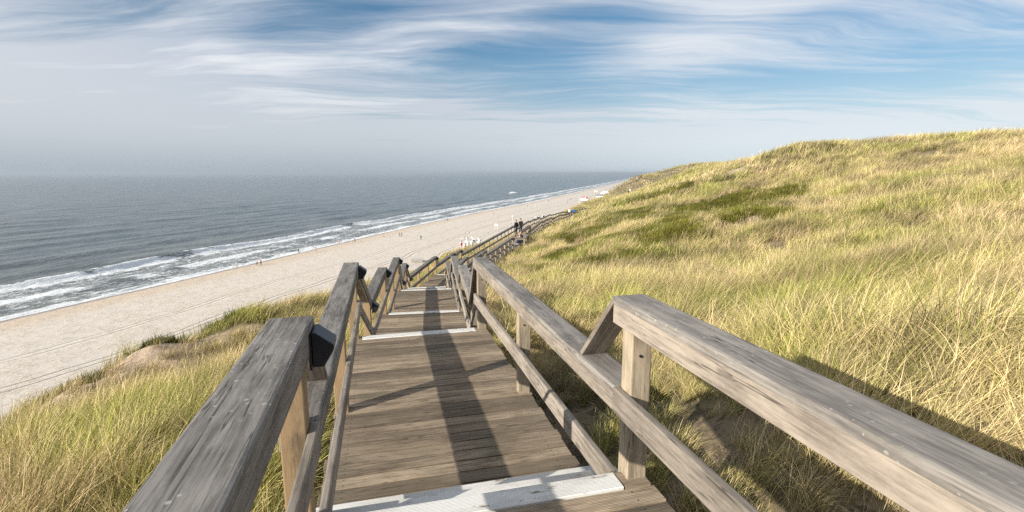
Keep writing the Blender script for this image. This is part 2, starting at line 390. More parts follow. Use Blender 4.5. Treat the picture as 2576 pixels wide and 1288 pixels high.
ridge_c = -32 + 5 * fbm(WS * .03, WS * 0 + 3, 2) * 2
br = vnoise(WS * .028, WS * 0 + 1.3)
ridge = (.35 + .9 * br) * np.exp(-((WC - ridge_c) / np.where(WC > ridge_c, 1.3, 2.6)) ** 2)
ridge2 = .35 * np.exp(-((WC - ridge_c * .55 - 2) / 1.2) ** 2) * vnoise(WS * .05, WS * 0 + 9) * 1.6
lace = .22 * np.maximum(fbm(WS * .9, WC * 1.1, 3), 0) * sstep(-WC, 1, 4) * sstep(WC, -44, -28)
WZ = .03 + far * (sw * shallow + ridge + ridge2 + lace)
capb = np.exp(-((WC + 76) / 5.) ** 2 - ((WS - 707) / 9.) ** 2); WZ = WZ + 2.4 * capb * (1 + .5 * fbm(WC * .6, WS * .6, 3))
m_sea, t = mat('sea_water')
geo = t.new('ShaderNodeNewGeometry'); pos = geo.outputs['Position']
at_ = t.new('ShaderNodeAttribute', attribute_name='coast'); cv = t.sep(at_.outputs['Vector'])
c_, s_, rc = cv[0], cv[1], cv[2]
CSV = t.comb(c_, s_, 0.0)
b1 = t.noise(t.mapping(CSV, scale=(.9, .38, 1)), 1.0, 6, .62)
b2 = t.noise(t.mapping(CSV, scale=(.12, .035, 1)), 1.0, 4, .6)
b3 = t.noise(t.mapping(CSV, scale=(3.2, 1.8, 1)), 1.0, 4, .6)
H = t.math('ADD', t.math('ADD', t.math('MULTIPLY', b1, .55), t.math('MULTIPLY', b2, 2.8)), t.math('MULTIPLY', b3, .10))
nrm = t.bump(H, .75, 1.0)
deep = t.step(c_, -6, -90)
wcol = t.mix(deep, (.20, .205, .18), (.145, .17, .175))
wcol = t.mix(t.step(b2, .40, .62), t.mix(.65, wcol, (.035, .055, .065)), wcol)
# foam
l1 = t.noise(t.mapping(CSV, scale=(.75, .45, 1)), 1.0, 8, .72, 1.2)
l2 = t.noise(t.mapping(CSV, scale=(.26, .07, 1)), 1.0, 4, .6, .6)
rag = t.noise(t.mapping(CSV, scale=(.22, .15, 1)), 1.0, 7, .72, .8)
dr = t.math('ADD', t.math('SUBTRACT', c_, rc), t.math('MULTIPLY', t.math('SUBTRACT', rag, .5), 13))
brk = t.math('MULTIPLY', t.step(dr, -1.9, -.5), t.step(dr, 6.5, 2.0))
br_on = t.step(t.noise(t.comb(t.math('MULTIPLY', s_, .028), 1.3, 0), 1.0, 3, .6), .30, .44)
lump = t.noise(t.mapping(CSV, scale=(.8, .6, 1)), 1.0, 6, .7)
brk = t.math('MULTIPLY', t.math('MULTIPLY', brk, br_on), t.math('ADD', .45, t.math('MULTIPLY', lump, 1.1)))
zone = t.math('MULTIPLY', t.step(dr, -1.5, 2.0), t.step(c_, 3.5, -.5))
rc2 = t.math('SUBTRACT', c_, t.math('SUBTRACT', t.math('MULTIPLY', rc, .55), -2.0))
brk2 = t.math('MULTIPLY', t.math('MULTIPLY', t.step(t.math('ADD', rc2, t.math('MULTIPLY', t.math('SUBTRACT', rag, .5), 8)), -1.6, -.3), t.step(rc2, 5.5, 1.5)), t.step(t.noise(t.comb(t.math('MULTIPLY', s_, .035), 7.3, 0), 1.0, 3, .6), .40, .54))
ec = t.math('ADD', c_, t.math('MULTIPLY', t.math('SUBTRACT', l2, .5), 6))
edge = t.math('MULTIPLY', t.step(ec, -5.0, -1.0), .6)
amt = t.math('ADD', t.math('MULTIPLY', zone, t.math('ADD', -.02, t.math('MULTIPLY', l2, .36))), t.math('ADD', t.math('MULTIPLY', brk, .33), t.math('MAXIMUM', t.math('MULTIPLY', edge, .33), t.math('MULTIPLY', brk2, .24))))
foam = t.step(t.math('ADD', l1, amt), .62, .80)
# a few whitecaps out on the sandbar
wcn = t.noise(t.mapping(CSV, scale=(.20, .05, 1)), 1.0, 5, .55)
cap = t.math('MULTIPLY', t.step(wcn, .735, .765), t.step(c_, -160, -60))
cq = t.vmath('MULTIPLY', t.vmath('SUBTRACT', CSV, (-76., 707., 0.)), (1 / 6., 1 / 10., 0)); cl_ = t.new('ShaderNodeVectorMath', operation='LENGTH'); t.put(cl_.inputs[0], cq)
foam = t.math('MAXIMUM', foam, t.math('MAXIMUM', t.math('MULTIPLY', cap, .8), t.step(t.math('ADD', cl_.outputs['Value'], t.math('MULTIPLY', l1, .6)), 1.45, 1.1)))
t.put(t.b.inputs['Base Color'], t.mix(foam, wcol, (.74, .76, .77)))
t.put(t.b.inputs['Roughness'], t.math('ADD', .24, t.math('MULTIPLY', foam, .6)))
t.b.inputs['IOR'].default_value = 1.33; t.b.inputs['Specular IOR Level'].default_value = .5
t.put(t.b.inputs['Normal'], t.bump(t.math('MULTIPLY', foam, l1), .6, .25, nrm))
sea = mesh_obj('sea', np.stack([WX, WY, WZ], -1).reshape(-1, 3), grid_faces(*WY.shape), m_sea, smooth=True)
tag(sea, 'grey blue sea with white surf breaking along the shore', kind='structure')
att = sea.data.attributes.new('coast', 'FLOAT_VECTOR', 'POINT')
att.data.foreach_set('vector', np.stack([WC, WS, ridge_c], -1).astype(np.float32).ravel())

# ------------------------------------------------------------------ haze
def build_haze(density):
    m = bpy.data.materials.new('sea_haze'); m.use_nodes = True; t = NT(m.node_tree); t.n.clear()
    out = t.new('ShaderNodeOutputMaterial'); pv = t.new('ShaderNodeVolumePrincipled')
    pv.inputs['Color'].default_value = (.50, .575, .66, 1); pv.inputs['Density'].default_value = density; pv.inputs['Anisotropy'].default_value = .1
    t.l.new(pv.outputs[0], out.inputs['Volume'])
    x0, x1, y0, y1, z0, z1 = -40000, 40000, -2500, 40000, -1500, CZ + 14
    vs = [(x, y, z) for z in (z0, z1) for y in (y0, y1) for x in (x0, x1)]
    fs = [(0, 2, 3, 1), (4, 5, 7, 6), (0, 1, 5, 4), (2, 6, 7, 3), (0, 4, 6, 2), (1, 3, 7, 5)]
    o = mesh_obj('haze', vs, fs, m); tag(o, 'pale sea haze', kind='stuff')
HAZE = 0.0002
if HAZE: build_haze(HAZE)

# ------------------------------------------------------------------ wood materials
def wood(name, c0, c1, grain=26, groove=False, lichen=0, paint=False, warm=None, rough=.8):
    m, t = mat(name)
    tc = t.new('ShaderNodeTexCoord'); oi = t.new('ShaderNodeObjectInfo'); rnd = oi.outputs['Random']
    off = t.vmath('MULTIPLY', t.comb(rnd, rnd, rnd), (37., 11., 23.))
    p = t.vmath('ADD', tc.outputs['Object'], off)
    g = t.noise(t.mapping(p, scale=(1.7, grain, grain)), 1.0, 8, .66, .9)
    g2 = t.noise(t.mapping(p, scale=(5, 110, 110)), 1.0, 4, .65)
    bl = t.noise(t.mapping(p, scale=(.9, 5, 5) if groove else (2.6, 7, 7)), 1.0, 7, .70)
    g3 = t.noise(t.mapping(p, scale=(2.5, 62, 62)), 1.0, 6, .6, .3)
    col = t.mix(t.step(t.math('ADD', t.math('MULTIPLY', g, .55), t.math('MULTIPLY', g3, .45)), .36, .64), c0, c1)
    col = t.mix(t.math('MULTIPLY', t.step(bl, .44, .64), .60), col, tuple(x * 1.22 for x in c1))
    col = t.mix(t.math('MULTIPLY', t.step(bl, .46, .34), .45), col, tuple(x * .62 for x in c0))
    col = t.mix(t.math('MULTIPLY', t.step(g2, .54, .70), .45), col, tuple(x * .45 for x in c0))
    ck = t.noise(t.mapping(p, loc=(5, 2, 8), scale=(1.1, 26, 26)), 1.0, 3, .5)
    crack = t.math('MULTIPLY', t.step(t.math('ABSOLUTE', t.math('SUBTRACT', ck, .5)), .016, .004), t.step(t.noise(t.mapping(p, scale=(1.4, 6, 6)), 1.0, 3, .6), .46, .56))
    col = t.mix(t.math('MULTIPLY', crack, .75), col, tuple(x * .25 for x in c0))
    kn = t.new('ShaderNodeTexVoronoi'); t.put(kn.inputs['Vector'], t.mapping(p, scale=(1.6, 5, 5))); kn.inputs['Scale'].default_value = 1.0
    kd = t.step(kn.outputs['Distance'], .11, .05)
    col = t.mix(t.math('MULTIPLY', kd, .55), col, tuple(x * .4 for x in c0))
    tone = t.math('ADD', .76, t.math('MULTIPLY', rnd, .46))
    col = t.mix(1.0, col, t.comb(tone, tone, tone), 'MULTIPLY')
    hgt = t.math('ADD', t.math('MULTIPLY', g, .0016), t.math('MULTIPLY', g2, .0010))
    if warm:
        lo = t.step(t.sep(p)[0], -2, 3)
        col = t.mix(t.math('MULTIPLY', t.step(bl, .30, .55), .8), col, warm)
    if groove:
        yy = t.sep(tc.outputs['Object'])[1]
        sn = t.math('SINE', t.math('MULTIPLY', yy, 2 * math.pi / .0112))
        hgt = t.math('ADD', hgt, t.math('MULTIPLY', t.step(sn, -.7, .5), .0030))
        if not paint:
            tn2 = t.math('ADD', .88, t.math('MULTIPLY', rnd, .50)); col = t.mix(1.0, col, t.comb(tn2, tn2, tn2), 'MULTIPLY')
        col = t.mix(t.math('MULTIPLY', t.step(sn, 0, -.8), .5), col, (.06, .048, .038))
        st = t.noise(t.mapping(p, scale=(3, 8, 8)), 1.0, 5, .6)
        if paint:
            wear = t.step(t.noise(t.mapping(p, scale=(7, 22, 22)), 1.0, 6, .7), .56, .68)
            col = t.mix(wear, (.78, .775, .75), (.25, .21, .17))
            col = t.mix(t.math('MULTIPLY', t.step(st, .42, .66), .45), col, (.52, .49, .44))
        else:
            col = t.mix(t.math('MULTIPLY', t.step(st, .50, .70), .45), col, tuple(x * .55 for x in c0))
            ox, oy = t.sep(tc.outputs['Object'])[:2]
            sx_ = t.math('SUBTRACT', t.math('ABSOLUTE', ox), .82); sy_ = t.math('SUBTRACT', t.math('ABSOLUTE', oy), .036)
            scw = t.math('LESS_THAN', t.math('ADD', t.math('MULTIPLY', sx_, sx_), t.math('MULTIPLY', sy_, sy_)), .00003)
            col = t.mix(scw, col, (.02, .018, .016))
            mo = t.noise(t.mapping(geo_pos(t), scale=(1.1, 1.1, 1.1)), 1.0, 5, .6)
            col = t.mix(t.math('MULTIPLY', t.step(mo, .55, .68), .35), col, (.12, .125, .085))
    if lichen:
        vo = t.new('ShaderNodeTexVoronoi'); t.put(vo.inputs['Vector'], tc.outputs['Object']); vo.inputs['Scale'].default_value = 42
        sz = t.math('MULTIPLY', t.sep(vo.outputs['Color'])[0], .50)
        dot = t.math('LESS_THAN', vo.outputs['Distance'], t.math('SUBTRACT', sz, .17))
        gate = t.step(t.noise(tc.outputs['Object'], 3.1, 2), .42, .52)
        col = t.mix(t.math('MULTIPLY', t.math('MULTIPLY', dot, gate), lichen), col, (.40, .395, .355))
        al = t.noise(t.mapping(p, scale=(1.6, 7, 7)), 1.0, 5, .7)
        col = t.mix(t.math('MULTIPLY', t.step(al, .50, .70), .40), col, (.11, .105, .085))
    t.put(t.b.inputs['Base Color'], col); t.b.inputs['Roughness'].default_value = rough
    t.put(t.b.inputs['Normal'], t.bump(hgt, 1.0, 1.0))
    return m
def geo_pos(t): return t.new('ShaderNodeNewGeometry').outputs['Position']
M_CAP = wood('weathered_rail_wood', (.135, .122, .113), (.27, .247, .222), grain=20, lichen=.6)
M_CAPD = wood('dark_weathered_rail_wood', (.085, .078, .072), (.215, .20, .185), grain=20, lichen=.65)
M_FASD = wood('shaded_fascia_wood', (.11, .095, .085), (.24, .215, .19), grain=22)  # darker copy of the fascia wood, with the shade on its faces in the colour
M_FAS = wood('weathered_fascia_wood', (.17, .142, .12), (.315, .27, .222), grain=22)
M_MID = wood('weathered_midrail_wood', (.165, .142, .12), (.32, .278, .235), grain=24)
M_POST = wood('post_wood', (.17, .135, .10), (.33, .275, .20), grain=22)
M_POSTW = wood('post_wood_tan', (.19, .14, .09), (.34, .26, .17), grain=22, warm=(.33, .225, .125))
M_PLANK = wood('deck_plank_wood', (.16, .12, .083), (.35, .275, .195), grain=24, groove=True)
M_NOSE = wood('white_painted_plank', (.6, .6, .6), (.7, .7, .7), groove=True, paint=True, rough=.6)
M_BEAM = wood('beam_wood', (.10, .08, .06), (.22, .18, .14))
M_BLACK, tb = mat('black_metal'); tb.b.inputs['Base Color'].default_value = (.018, .02, .028, 1); tb.b.inputs['Roughness'].default_value = .38
M_BOLT = plain('bolt_steel', (.05, .045, .045), .5, .6)

_cache = {}
def box_mesh(L, W, T, bev, m, name):
    key = (round(L, 3), round(W, 3), round(T, 3), round(bev, 4), m.name, name)
    if key in _cache: return _cache[key]
    bm = bmesh.new(); bmesh.ops.create_cube(bm, size=1)
    bmesh.ops.scale(bm, vec=(L, W, T), verts=bm.verts)
    if bev: bmesh.ops.bevel(bm, geom=list(bm.edges), offset=bev, segments=2 if bev > .006 else 1, affect='EDGES', profile=.6)
    me = bpy.data.meshes.new(name); bm.to_mesh(me); bm.free(); me.materials.append(m); _cache[key] = me
    return me
def frame(a, b, up=(0, 0, 1)):
    a = Vector(a); b = Vector(b); x = (b - a).normalized(); z = Vector(up); y = z.cross(x).normalized(); z = x.cross(y)
    M = Matrix((x, y, z)).transposed().to_4x4(); M.translation = (a + b) / 2
    return M, (b - a).length
def board(name, a, b, W, T, m, parent, bev=.004, up=(0, 0, 1), extra=None):
    M, L = frame(a, b, up)
    o = bpy.data.objects.new(name, box_mesh(L, W, T, bev, m, name))
    if extra is not None: M = M @ extra
    if parent: o.parent = parent; M = Matrix.Translation(-parent.location) @ M
    o.matrix_local = M; COL.objects.link(o); return o
def empty(name, loc, rz=0):
    o = bpy.data.objects.new(name, None); o.location = loc; o.rotation_euler = (0, 0, rz); o.empty_display_size = .2; COL.objects.link(o); return o

walkway = empty('boardwalk', (0, 0, CZ - 3)); tag(walkway, 'long wooden boardwalk with white edged steps descending the dune', 'boardwalk')
rail_l = empty('railing', (-1.2, 2.4, CZ - 3)); tag(rail_l, 'weathered wooden railing on the seaward side of the boardwalk, with black lights', 'railing', 'railings of the boardwalk')
rail_r = empty('railing', (.7, 2.7, CZ - 3)); tag(rail_r, 'weathered wooden railing on the landward side of the boardwalk, against the tall grass', 'railing', 'railings of the boardwalk')
LAT = .91; HW = .975
def v3(p, z): return Vector((p.x, p.y, CZ + z))
def plank_row(s, e, z, stuffl=None):
    """planks across the deck from s to e; returns nothing"""
    dd = (e - s); L = dd.length; a = dd / L; n = Vector((a.y, -a.x)); k = max(1, round(L / .147)); st = L / k
    for i in range(k):
        c = s + a * (st * (i + .5))
        hw = HW + random.uniform(-.012, .012)
        dz = random.uniform(-.0015, .0015)
        A = v3(c - n * hw, z - .016 + dz); B = v3(c + n * hw, z - .016 + dz)
        if stuffl is None: board('plank', A, B, st - .012, .032, M_PLANK, walkway, .003)
        else: stuffl.append((A, B, st - .007, .032))
far_planks, far_nose = [], []
def join_boxes(name, lst, m, parent):
    bm = bmesh.new()
    for A, B, W, T in lst:
        M, L = frame(A, B); M = Matrix.Translation(-parent.location) @ M
        r = bmesh.ops.create_cube(bm, size=1, matrix=M @ Matrix.Diagonal((L, W, T, 1)))
    me = bpy.data.meshes.new(name); bm.to_mesh(me); bm.free(); me.materials.append(m)
    return link(bpy.data.objects.new(name, me), parent)
lamps = []
def post(rail, p, ztop, zdeck, mt, a, s):
    g = float(height(np.array([p.x]), np.array([p.y]))[0]) - CZ
    zb = min(g - .2, zdeck - .3)
    M = Matrix((Vector((0, 0, 1)), Vector((a.x, a.y, 0)), Vector((-a.y, a.x, 0)))).transposed().to_4x4()
    M.translation = v3(p, (ztop + zb) / 2); L = ztop - zb
    o = bpy.data.objects.new('post', box_mesh(round(L, 2), .12, .12, .007, mt, 'post'))
    M = Matrix.Translation(-rail.location) @ M
    o.parent = rail; o.matrix_local = M; COL.objects.link(o)
    if p.y < 9:
        n = Vector((a.y, -a.x))
        for k, (du, dv, face) in enumerate(((.0, -.24, 'n'),)):
            bm = bmesh.new(); bmesh.ops.create_cone(bm, cap_ends=True, segments=14, radius1=.009, radius2=.008, depth=.010)
            me = bpy.data.meshes.new('bolt'); bm.to_mesh(me); bm.free(); me.materials.append(M_BOLT)
            b = bpy.data.objects.new('bolt', me); COL.objects.link(b); b.parent = o
            # local frame of the post: x up, y along the path, z across; bolts on the face turned to the camera
            b.location = (L / 2 + dv * 1.0 - .02, -.062, .01); b.rotation_euler = (R(90), 0, 0)
CAPT = .048; CAPW = .205; RH = 1.05
prev_end = None
for i, (s, e, h, n) in enumerate(SEC):
    dd = e - s; L = dd.length; a = dd / L; nr = Vector((a.y, -a.x))
    z = -h; run = max(0, n - 1) * TRD
    individual = i <= 5
    fp = None if individual else far_planks
    # --- steps
    if i == 5:
        a1 = (MIDBEND - s).normalized(); fs = s
        flight_a = a1
    else: flight_a = a; fs = s
    fn = Vector((flight_a.y, -flight_a.x))
    for j in range(1, n):
        zt = -SEC[i - 1][2] - RIS * j
        q0 = fs + flight_a * (TRD * (j - 1)); q1 = q0 + flight_a * (TRD + .02)
        # back board and the painted nosing board of this tread
        qa = q1 - flight_a * .0725; qb = q0 + flight_a * .085
        A = v3(qa - fn * HW, zt - .016); B = v3(qa + fn * HW, zt - .016)
        A2 = v3(qb - fn * HW, zt - .0165); B2 = v3(qb + fn * HW, zt - .0165)
        if individual:
            board('nosing', A, B, .142, .034, M_NOSE, walkway, .004); board('plank', A2, B2, .15, .032, M_PLANK, walkway, .003)
        else: far_nose.append((A, B, .142, .034)); far_planks.append((A2, B2, .15, .032))
    ds = fs + flight_a * run
    if i == 5:
        plank_row(ds, MIDBEND, z, fp); ds = MIDBEND; a = (e - ds).normalized(); nr = Vector((a.y, -a.x)); L = (e - ds).length; s_r = MIDBEND
    nose_d = .147 if (i < len(SEC) - 1 and SEC[i + 1][3] > 0) else 0
    plank_row(ds, e - a * nose_d, z, fp)
    if nose_d:
        c = e - a * (nose_d / 2 - .012)
        A = v3(c - nr * .80, z - .014); B = v3(c + nr * .80, z - .014)
        if individual: board('nosing', A, B, .145, .036, M_NOSE, walkway, .004)
        else: far_nose.append((A, B, .145, .036))
        # riser board and plain ends beside the posts
        board('riser', v3(e - nr * .93, z - .115), v3(e + nr * .93, z - .115), .028, .15, M_BEAM, walkway, .002)
        for sg in (-1, 1):
            q = c + nr * sg * .888
            board('plank', v3(q - nr * .08, z - .017), v3(q + nr * .08, z - .017), .145, .032, M_PLANK, walkway, .003)
    # stringers
    for sg in (-1, 1):
        board('stringer', v3(ds + nr * sg * .90, z - .135), v3(e + nr * sg * .90, z - .135), .06, .2, M_BEAM, walkway, .003)
    # --- rails
    for sg, rail in ((-1, rail_l), (1, rail_r)):
        zc_ = z + RH - CAPT / 2
        if i == 5: rs = MIDBEND.copy()
        elif n >= 5: rs = s + a * (run + .12)
        elif n == 0: rs = s.copy()
        else: rs = s + a * .062
        re_ = e + a * (.115 if nose_d else .05)
        gap = None
        if i == 8 and sg == 1: gap = (10.2, 14.2)              # the seat bay opens here
        lat = nr * sg * LAT; inn = nr * sg * (LAT - .06 - .018); out = nr * sg * (LAT + .06 + .018); mid = nr * sg * (LAT - .06 - .024)
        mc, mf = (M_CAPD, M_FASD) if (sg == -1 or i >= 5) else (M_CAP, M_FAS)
        spans = [(rs, re_)] if not gap else [(rs, s + a * gap[0]), (s + a * gap[1], re_)]
        for (p, q) in spans:
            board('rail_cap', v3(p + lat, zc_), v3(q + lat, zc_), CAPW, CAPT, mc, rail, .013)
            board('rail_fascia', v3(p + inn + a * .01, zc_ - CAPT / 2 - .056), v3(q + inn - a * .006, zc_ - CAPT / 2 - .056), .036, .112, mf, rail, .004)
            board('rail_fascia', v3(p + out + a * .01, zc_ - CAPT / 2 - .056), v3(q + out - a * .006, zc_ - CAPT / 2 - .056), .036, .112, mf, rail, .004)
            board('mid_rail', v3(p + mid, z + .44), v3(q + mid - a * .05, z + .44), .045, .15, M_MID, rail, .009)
        # posts
        first = 0 if (i == 0 or n >= 5 or i == 15) else 1
        Lr = (e - rs).length; k = max(1, round(Lr / (2.2 if i < 8 else 1.7)))
        for j in range(first, k + 1):
            pp = rs.lerp(e, j / k)
            if first == 0 and j == 0 and n >= 5: pp = rs + a * .05
            if j == k: pp = e - a * .01
            dg = (pp - s).length
            if gap and gap[0] + .1 < dg < gap[1] - .1: continue
            post(rail, pp + lat, zc_ - CAPT / 2, z, M_POSTW if (sg == -1 and i < 8) else M_POST, a, sg)
        # joints with the section above
        if n >= 2 and i > 0:
            ps, pe, ph, _ = SEC[i - 1]; pa = (pe - (MIDBEND if i - 1 == 5 else ps)).normalized(); pn = Vector((pa.y, -pa.x))
            p0 = pe + pa * .125 + pn * sg * LAT
            if n >= 5:
                q0 = rs + nr * sg * LAT + a * .02; zq = z + RH - .02
            else:
                rn = (h - ph) * .88; q0 = pe + a * (.125 + rn) + nr * sg * LAT; zq = z + RH + .008
            z0 = -ph + RH - .03
            xx = (v3(q0, zq) - v3(p0, z0)).normalized(); yv = Vector((nr.x, nr.y, 0)); up = yv.cross(xx); up = up if up.z > 0 else -up
            board('sloping_cap', v3(p0, z0), v3(q0, zq), CAPW - .02, .034, M_FAS, rail, .005, up=up)
            if n >= 5:
                m0 = pe + pn * sg * (LAT - .085) ; m1 = rs + nr * sg * (LAT - .085)
                board('sloping_mid_rail', v3(m0, -ph + .42), v3(m1, z + .46), .045, .11, M_MID, rail, .006)
                board('sloping_fascia', v3(p0 - pn * sg * .08, z0 - .07), v3(q0 - nr * sg * .08, zq - .07), .034, .10, M_FAS, rail, .004)
        if sg == -1 and nose_d and i < 9:
            lamps.append((e + a * .03 + nr * -(LAT - .106), zc_ - .105, a, i, 0))
        if sg == -1 and n >= 5 and i < 6:
            lamps.append((rs + a * .03 + nr * -(LAT - .106), zc_ - .10, a, i, 1))
o = join_boxes('planks', far_planks, M_PLANK, walkway); o['kind'] = 'stuff'
o = join_boxes('nosings', far_nose, M_NOSE, walkway); o['kind'] = 'stuff'

# --- seat bay on the landward side
s, e, h, n = SEC[8]; a = (e - s).normalized(); nr = Vector((a.y, -a.x)); z = -h
b0 = s + a * 10.2 + nr * LAT; b1 = s + a * 12.4 + nr * LAT
def rail_piece(p, q, off=0):
    board('rail_cap', v3(p, z + RH - .024), v3(q, z + RH - .024), CAPW, CAPT, M_CAP, rail_r, .010)
    board('rail_fascia', v3(p, z + RH - .115), v3(q, z + RH - .115), .04, .12, M_FAS, rail_r, .004)
    board('mid_rail', v3(p, z + .47), v3(q, z + .47), .045, .13, M_MID, rail_r, .006)
    for w_ in (p, q): post(rail_r, w_, z + RH - .05, z, M_POST, a, 1)
c0 = b0 + nr * 1.15; c1 = b1 + nr * 1.15
rail_piece(b0 + nr * .06 - a * .02, c0 - a * .02); rail_piece(c0 + a * .14, c1)
rail_piece(c1 + a * .16 - nr * .1, b1 + a * .16 + nr * .06)
pl = []
for k in range(15):
    c = b0 + a * (.08 + .147 * k); A = v3(c + nr * .08, z - .016); B = v3(c + nr * 1.2, z - .016); pl.append((A, B, .14, .032))
o = join_boxes('bay_planks', pl, M_PLANK, walkway); o['kind'] = 'stuff'
board('rail_cap', v3(s + a * 12.4 + nr * LAT, z + RH - .024), v3(s + a * 14.2 + nr * LAT, z + RH - .024), CAPW, CAPT, M_CAP, rail_r, .010)
bc = (b0 + b1) / 2 + nr * .72
bench = empty('bench', v3(bc, z)); tag(bench, 'plain wooden bench in the bulge of the landward railing', 'bench')
for k in (-.13, 0, .13): board('seat_slat', v3(bc - a * .85 + nr * k, z + .46), v3(bc + a * .85 + nr * k, z + .46), .11, .04, M_MID, bench)
for k in (-.7, .7): board('leg', v3(bc + a * k, z), v3(bc + a * k, z + .44), .34, .06, M_POST, bench, up=(a.x, a.y, 0))

# --- black lights on the seaward rail
prof = [(0, .085), (.018, .085), (.098, .02), (.098, -.004), (.050, -.085), (0, -.085)]
def lamp_mesh():
    L = .075; vs = [(x, y, zz) for y in (-L, L) for x, zz in prof]; k = len(prof)
    fs = [tuple(range(k))[::-1], tuple(range(k, 2 * k))] + [(i, (i + 1) % k, k + (i + 1) % k, k + i) for i in range(k)]
    me = bpy.data.meshes.new('housing'); me.from_pydata(vs, [], fs); me.materials.append(M_BLACK)
    bm = bmesh.new(); bm.from_mesh(me); bmesh.ops.recalc_face_normals(bm, faces=bm.faces); bmesh.ops.bevel(bm, geom=list(bm.edges), offset=.003, segments=1, affect='EDGES'); bm.to_mesh(me); bm.free()
    return me
lm = lamp_mesh(); bp = box_mesh(.012, .17, .19, .002, M_BLACK, 'back_plate'); scr = box_mesh(.004, .012, .012, 0, M_BOLT, 'screw')
ords = ['nearest', 'second', 'third', 'fourth', 'fifth', 'sixth', 'seventh', 'eighth', 'ninth', 'tenth', 'eleventh', 'twelfth', 'thirteenth']
lamps.sort(key=lambda q: q[0].y)
for k, (p, zz, a, i, fl) in enumerate(lamps):
    L_ = empty('wall_light', v3(p, zz), math.atan2(-a.x, a.y))
    where = 'at a sloping rail foot' if fl else 'above a step'
    tag(L_, f'{ords[k]} black wedge light on the seaward railing, {where}', 'light', 'black lights on the seaward railing')
    for nm, me, loc in (('housing', lm, (0, 0, 0)), ('back_plate', bp, (-.008, 0, 0)), ('screw', scr, (.06, -.077, -.02))):
        c = bpy.data.objects.new(nm, me); COL.objects.link(c); c.parent = L_; c.location = loc

# ------------------------------------------------------------------ people
def skin_mesh(pts, edges, rad, bones, name):
    me = bpy.data.meshes.new(name); me.from_pydata(pts, edges, [])
    o = bpy.data.objects.new(name, me); COL.objects.link(o)
    md = o.modifiers.new('s', 'SKIN'); md.use_smooth_shade = True
    if not me.skin_vertices:
        bpy.context.view_layer.objects.active = o
        bpy.ops.mesh.customdata_skin_add()
    sk = me.skin_vertices[0].data
    for i, r in enumerate(rad): sk[i].radius = r if isinstance(r, tuple) else (r, r)
    sk[0].use_root = True
    s2 = o.modifiers.new('ss', 'SUBSURF'); s2.levels = 1; s2.render_levels = 1
    dg = bpy.context.evaluated_depsgraph_get(); dg.update()
    nm = bpy.data.meshes.new_from_object(o.evaluated_get(dg)); nm.name = name
    bpy.data.objects.remove(o); bpy.data.meshes.remove(me)
    for _ in range(6): nm.materials.append(None)
    # region per face from the nearest bone: 0 skin 1 top 2 trousers 3 shoes 4 hair
    for f in nm.polygons:
        c = f.center; best = (1e9, 0)
        for (i, j, reg) in bones:
            A = Vector(pts[i]); B = Vector(pts[j]); ab = B - A; k = max(0, min(1, (c - A).dot(ab) / max(ab.length_squared, 1e-9)))
            dd = (A + ab * k - c).length
            if dd < best[0]: best = (dd, reg)
        reg = best[1]
        if reg == 0 and c.z > headz[name][0] and (c.y < headz[name][1] + .02 or c.z > headz[name][0] + .10): reg = 4
        f.material_index = reg
    return nm
headz = {}
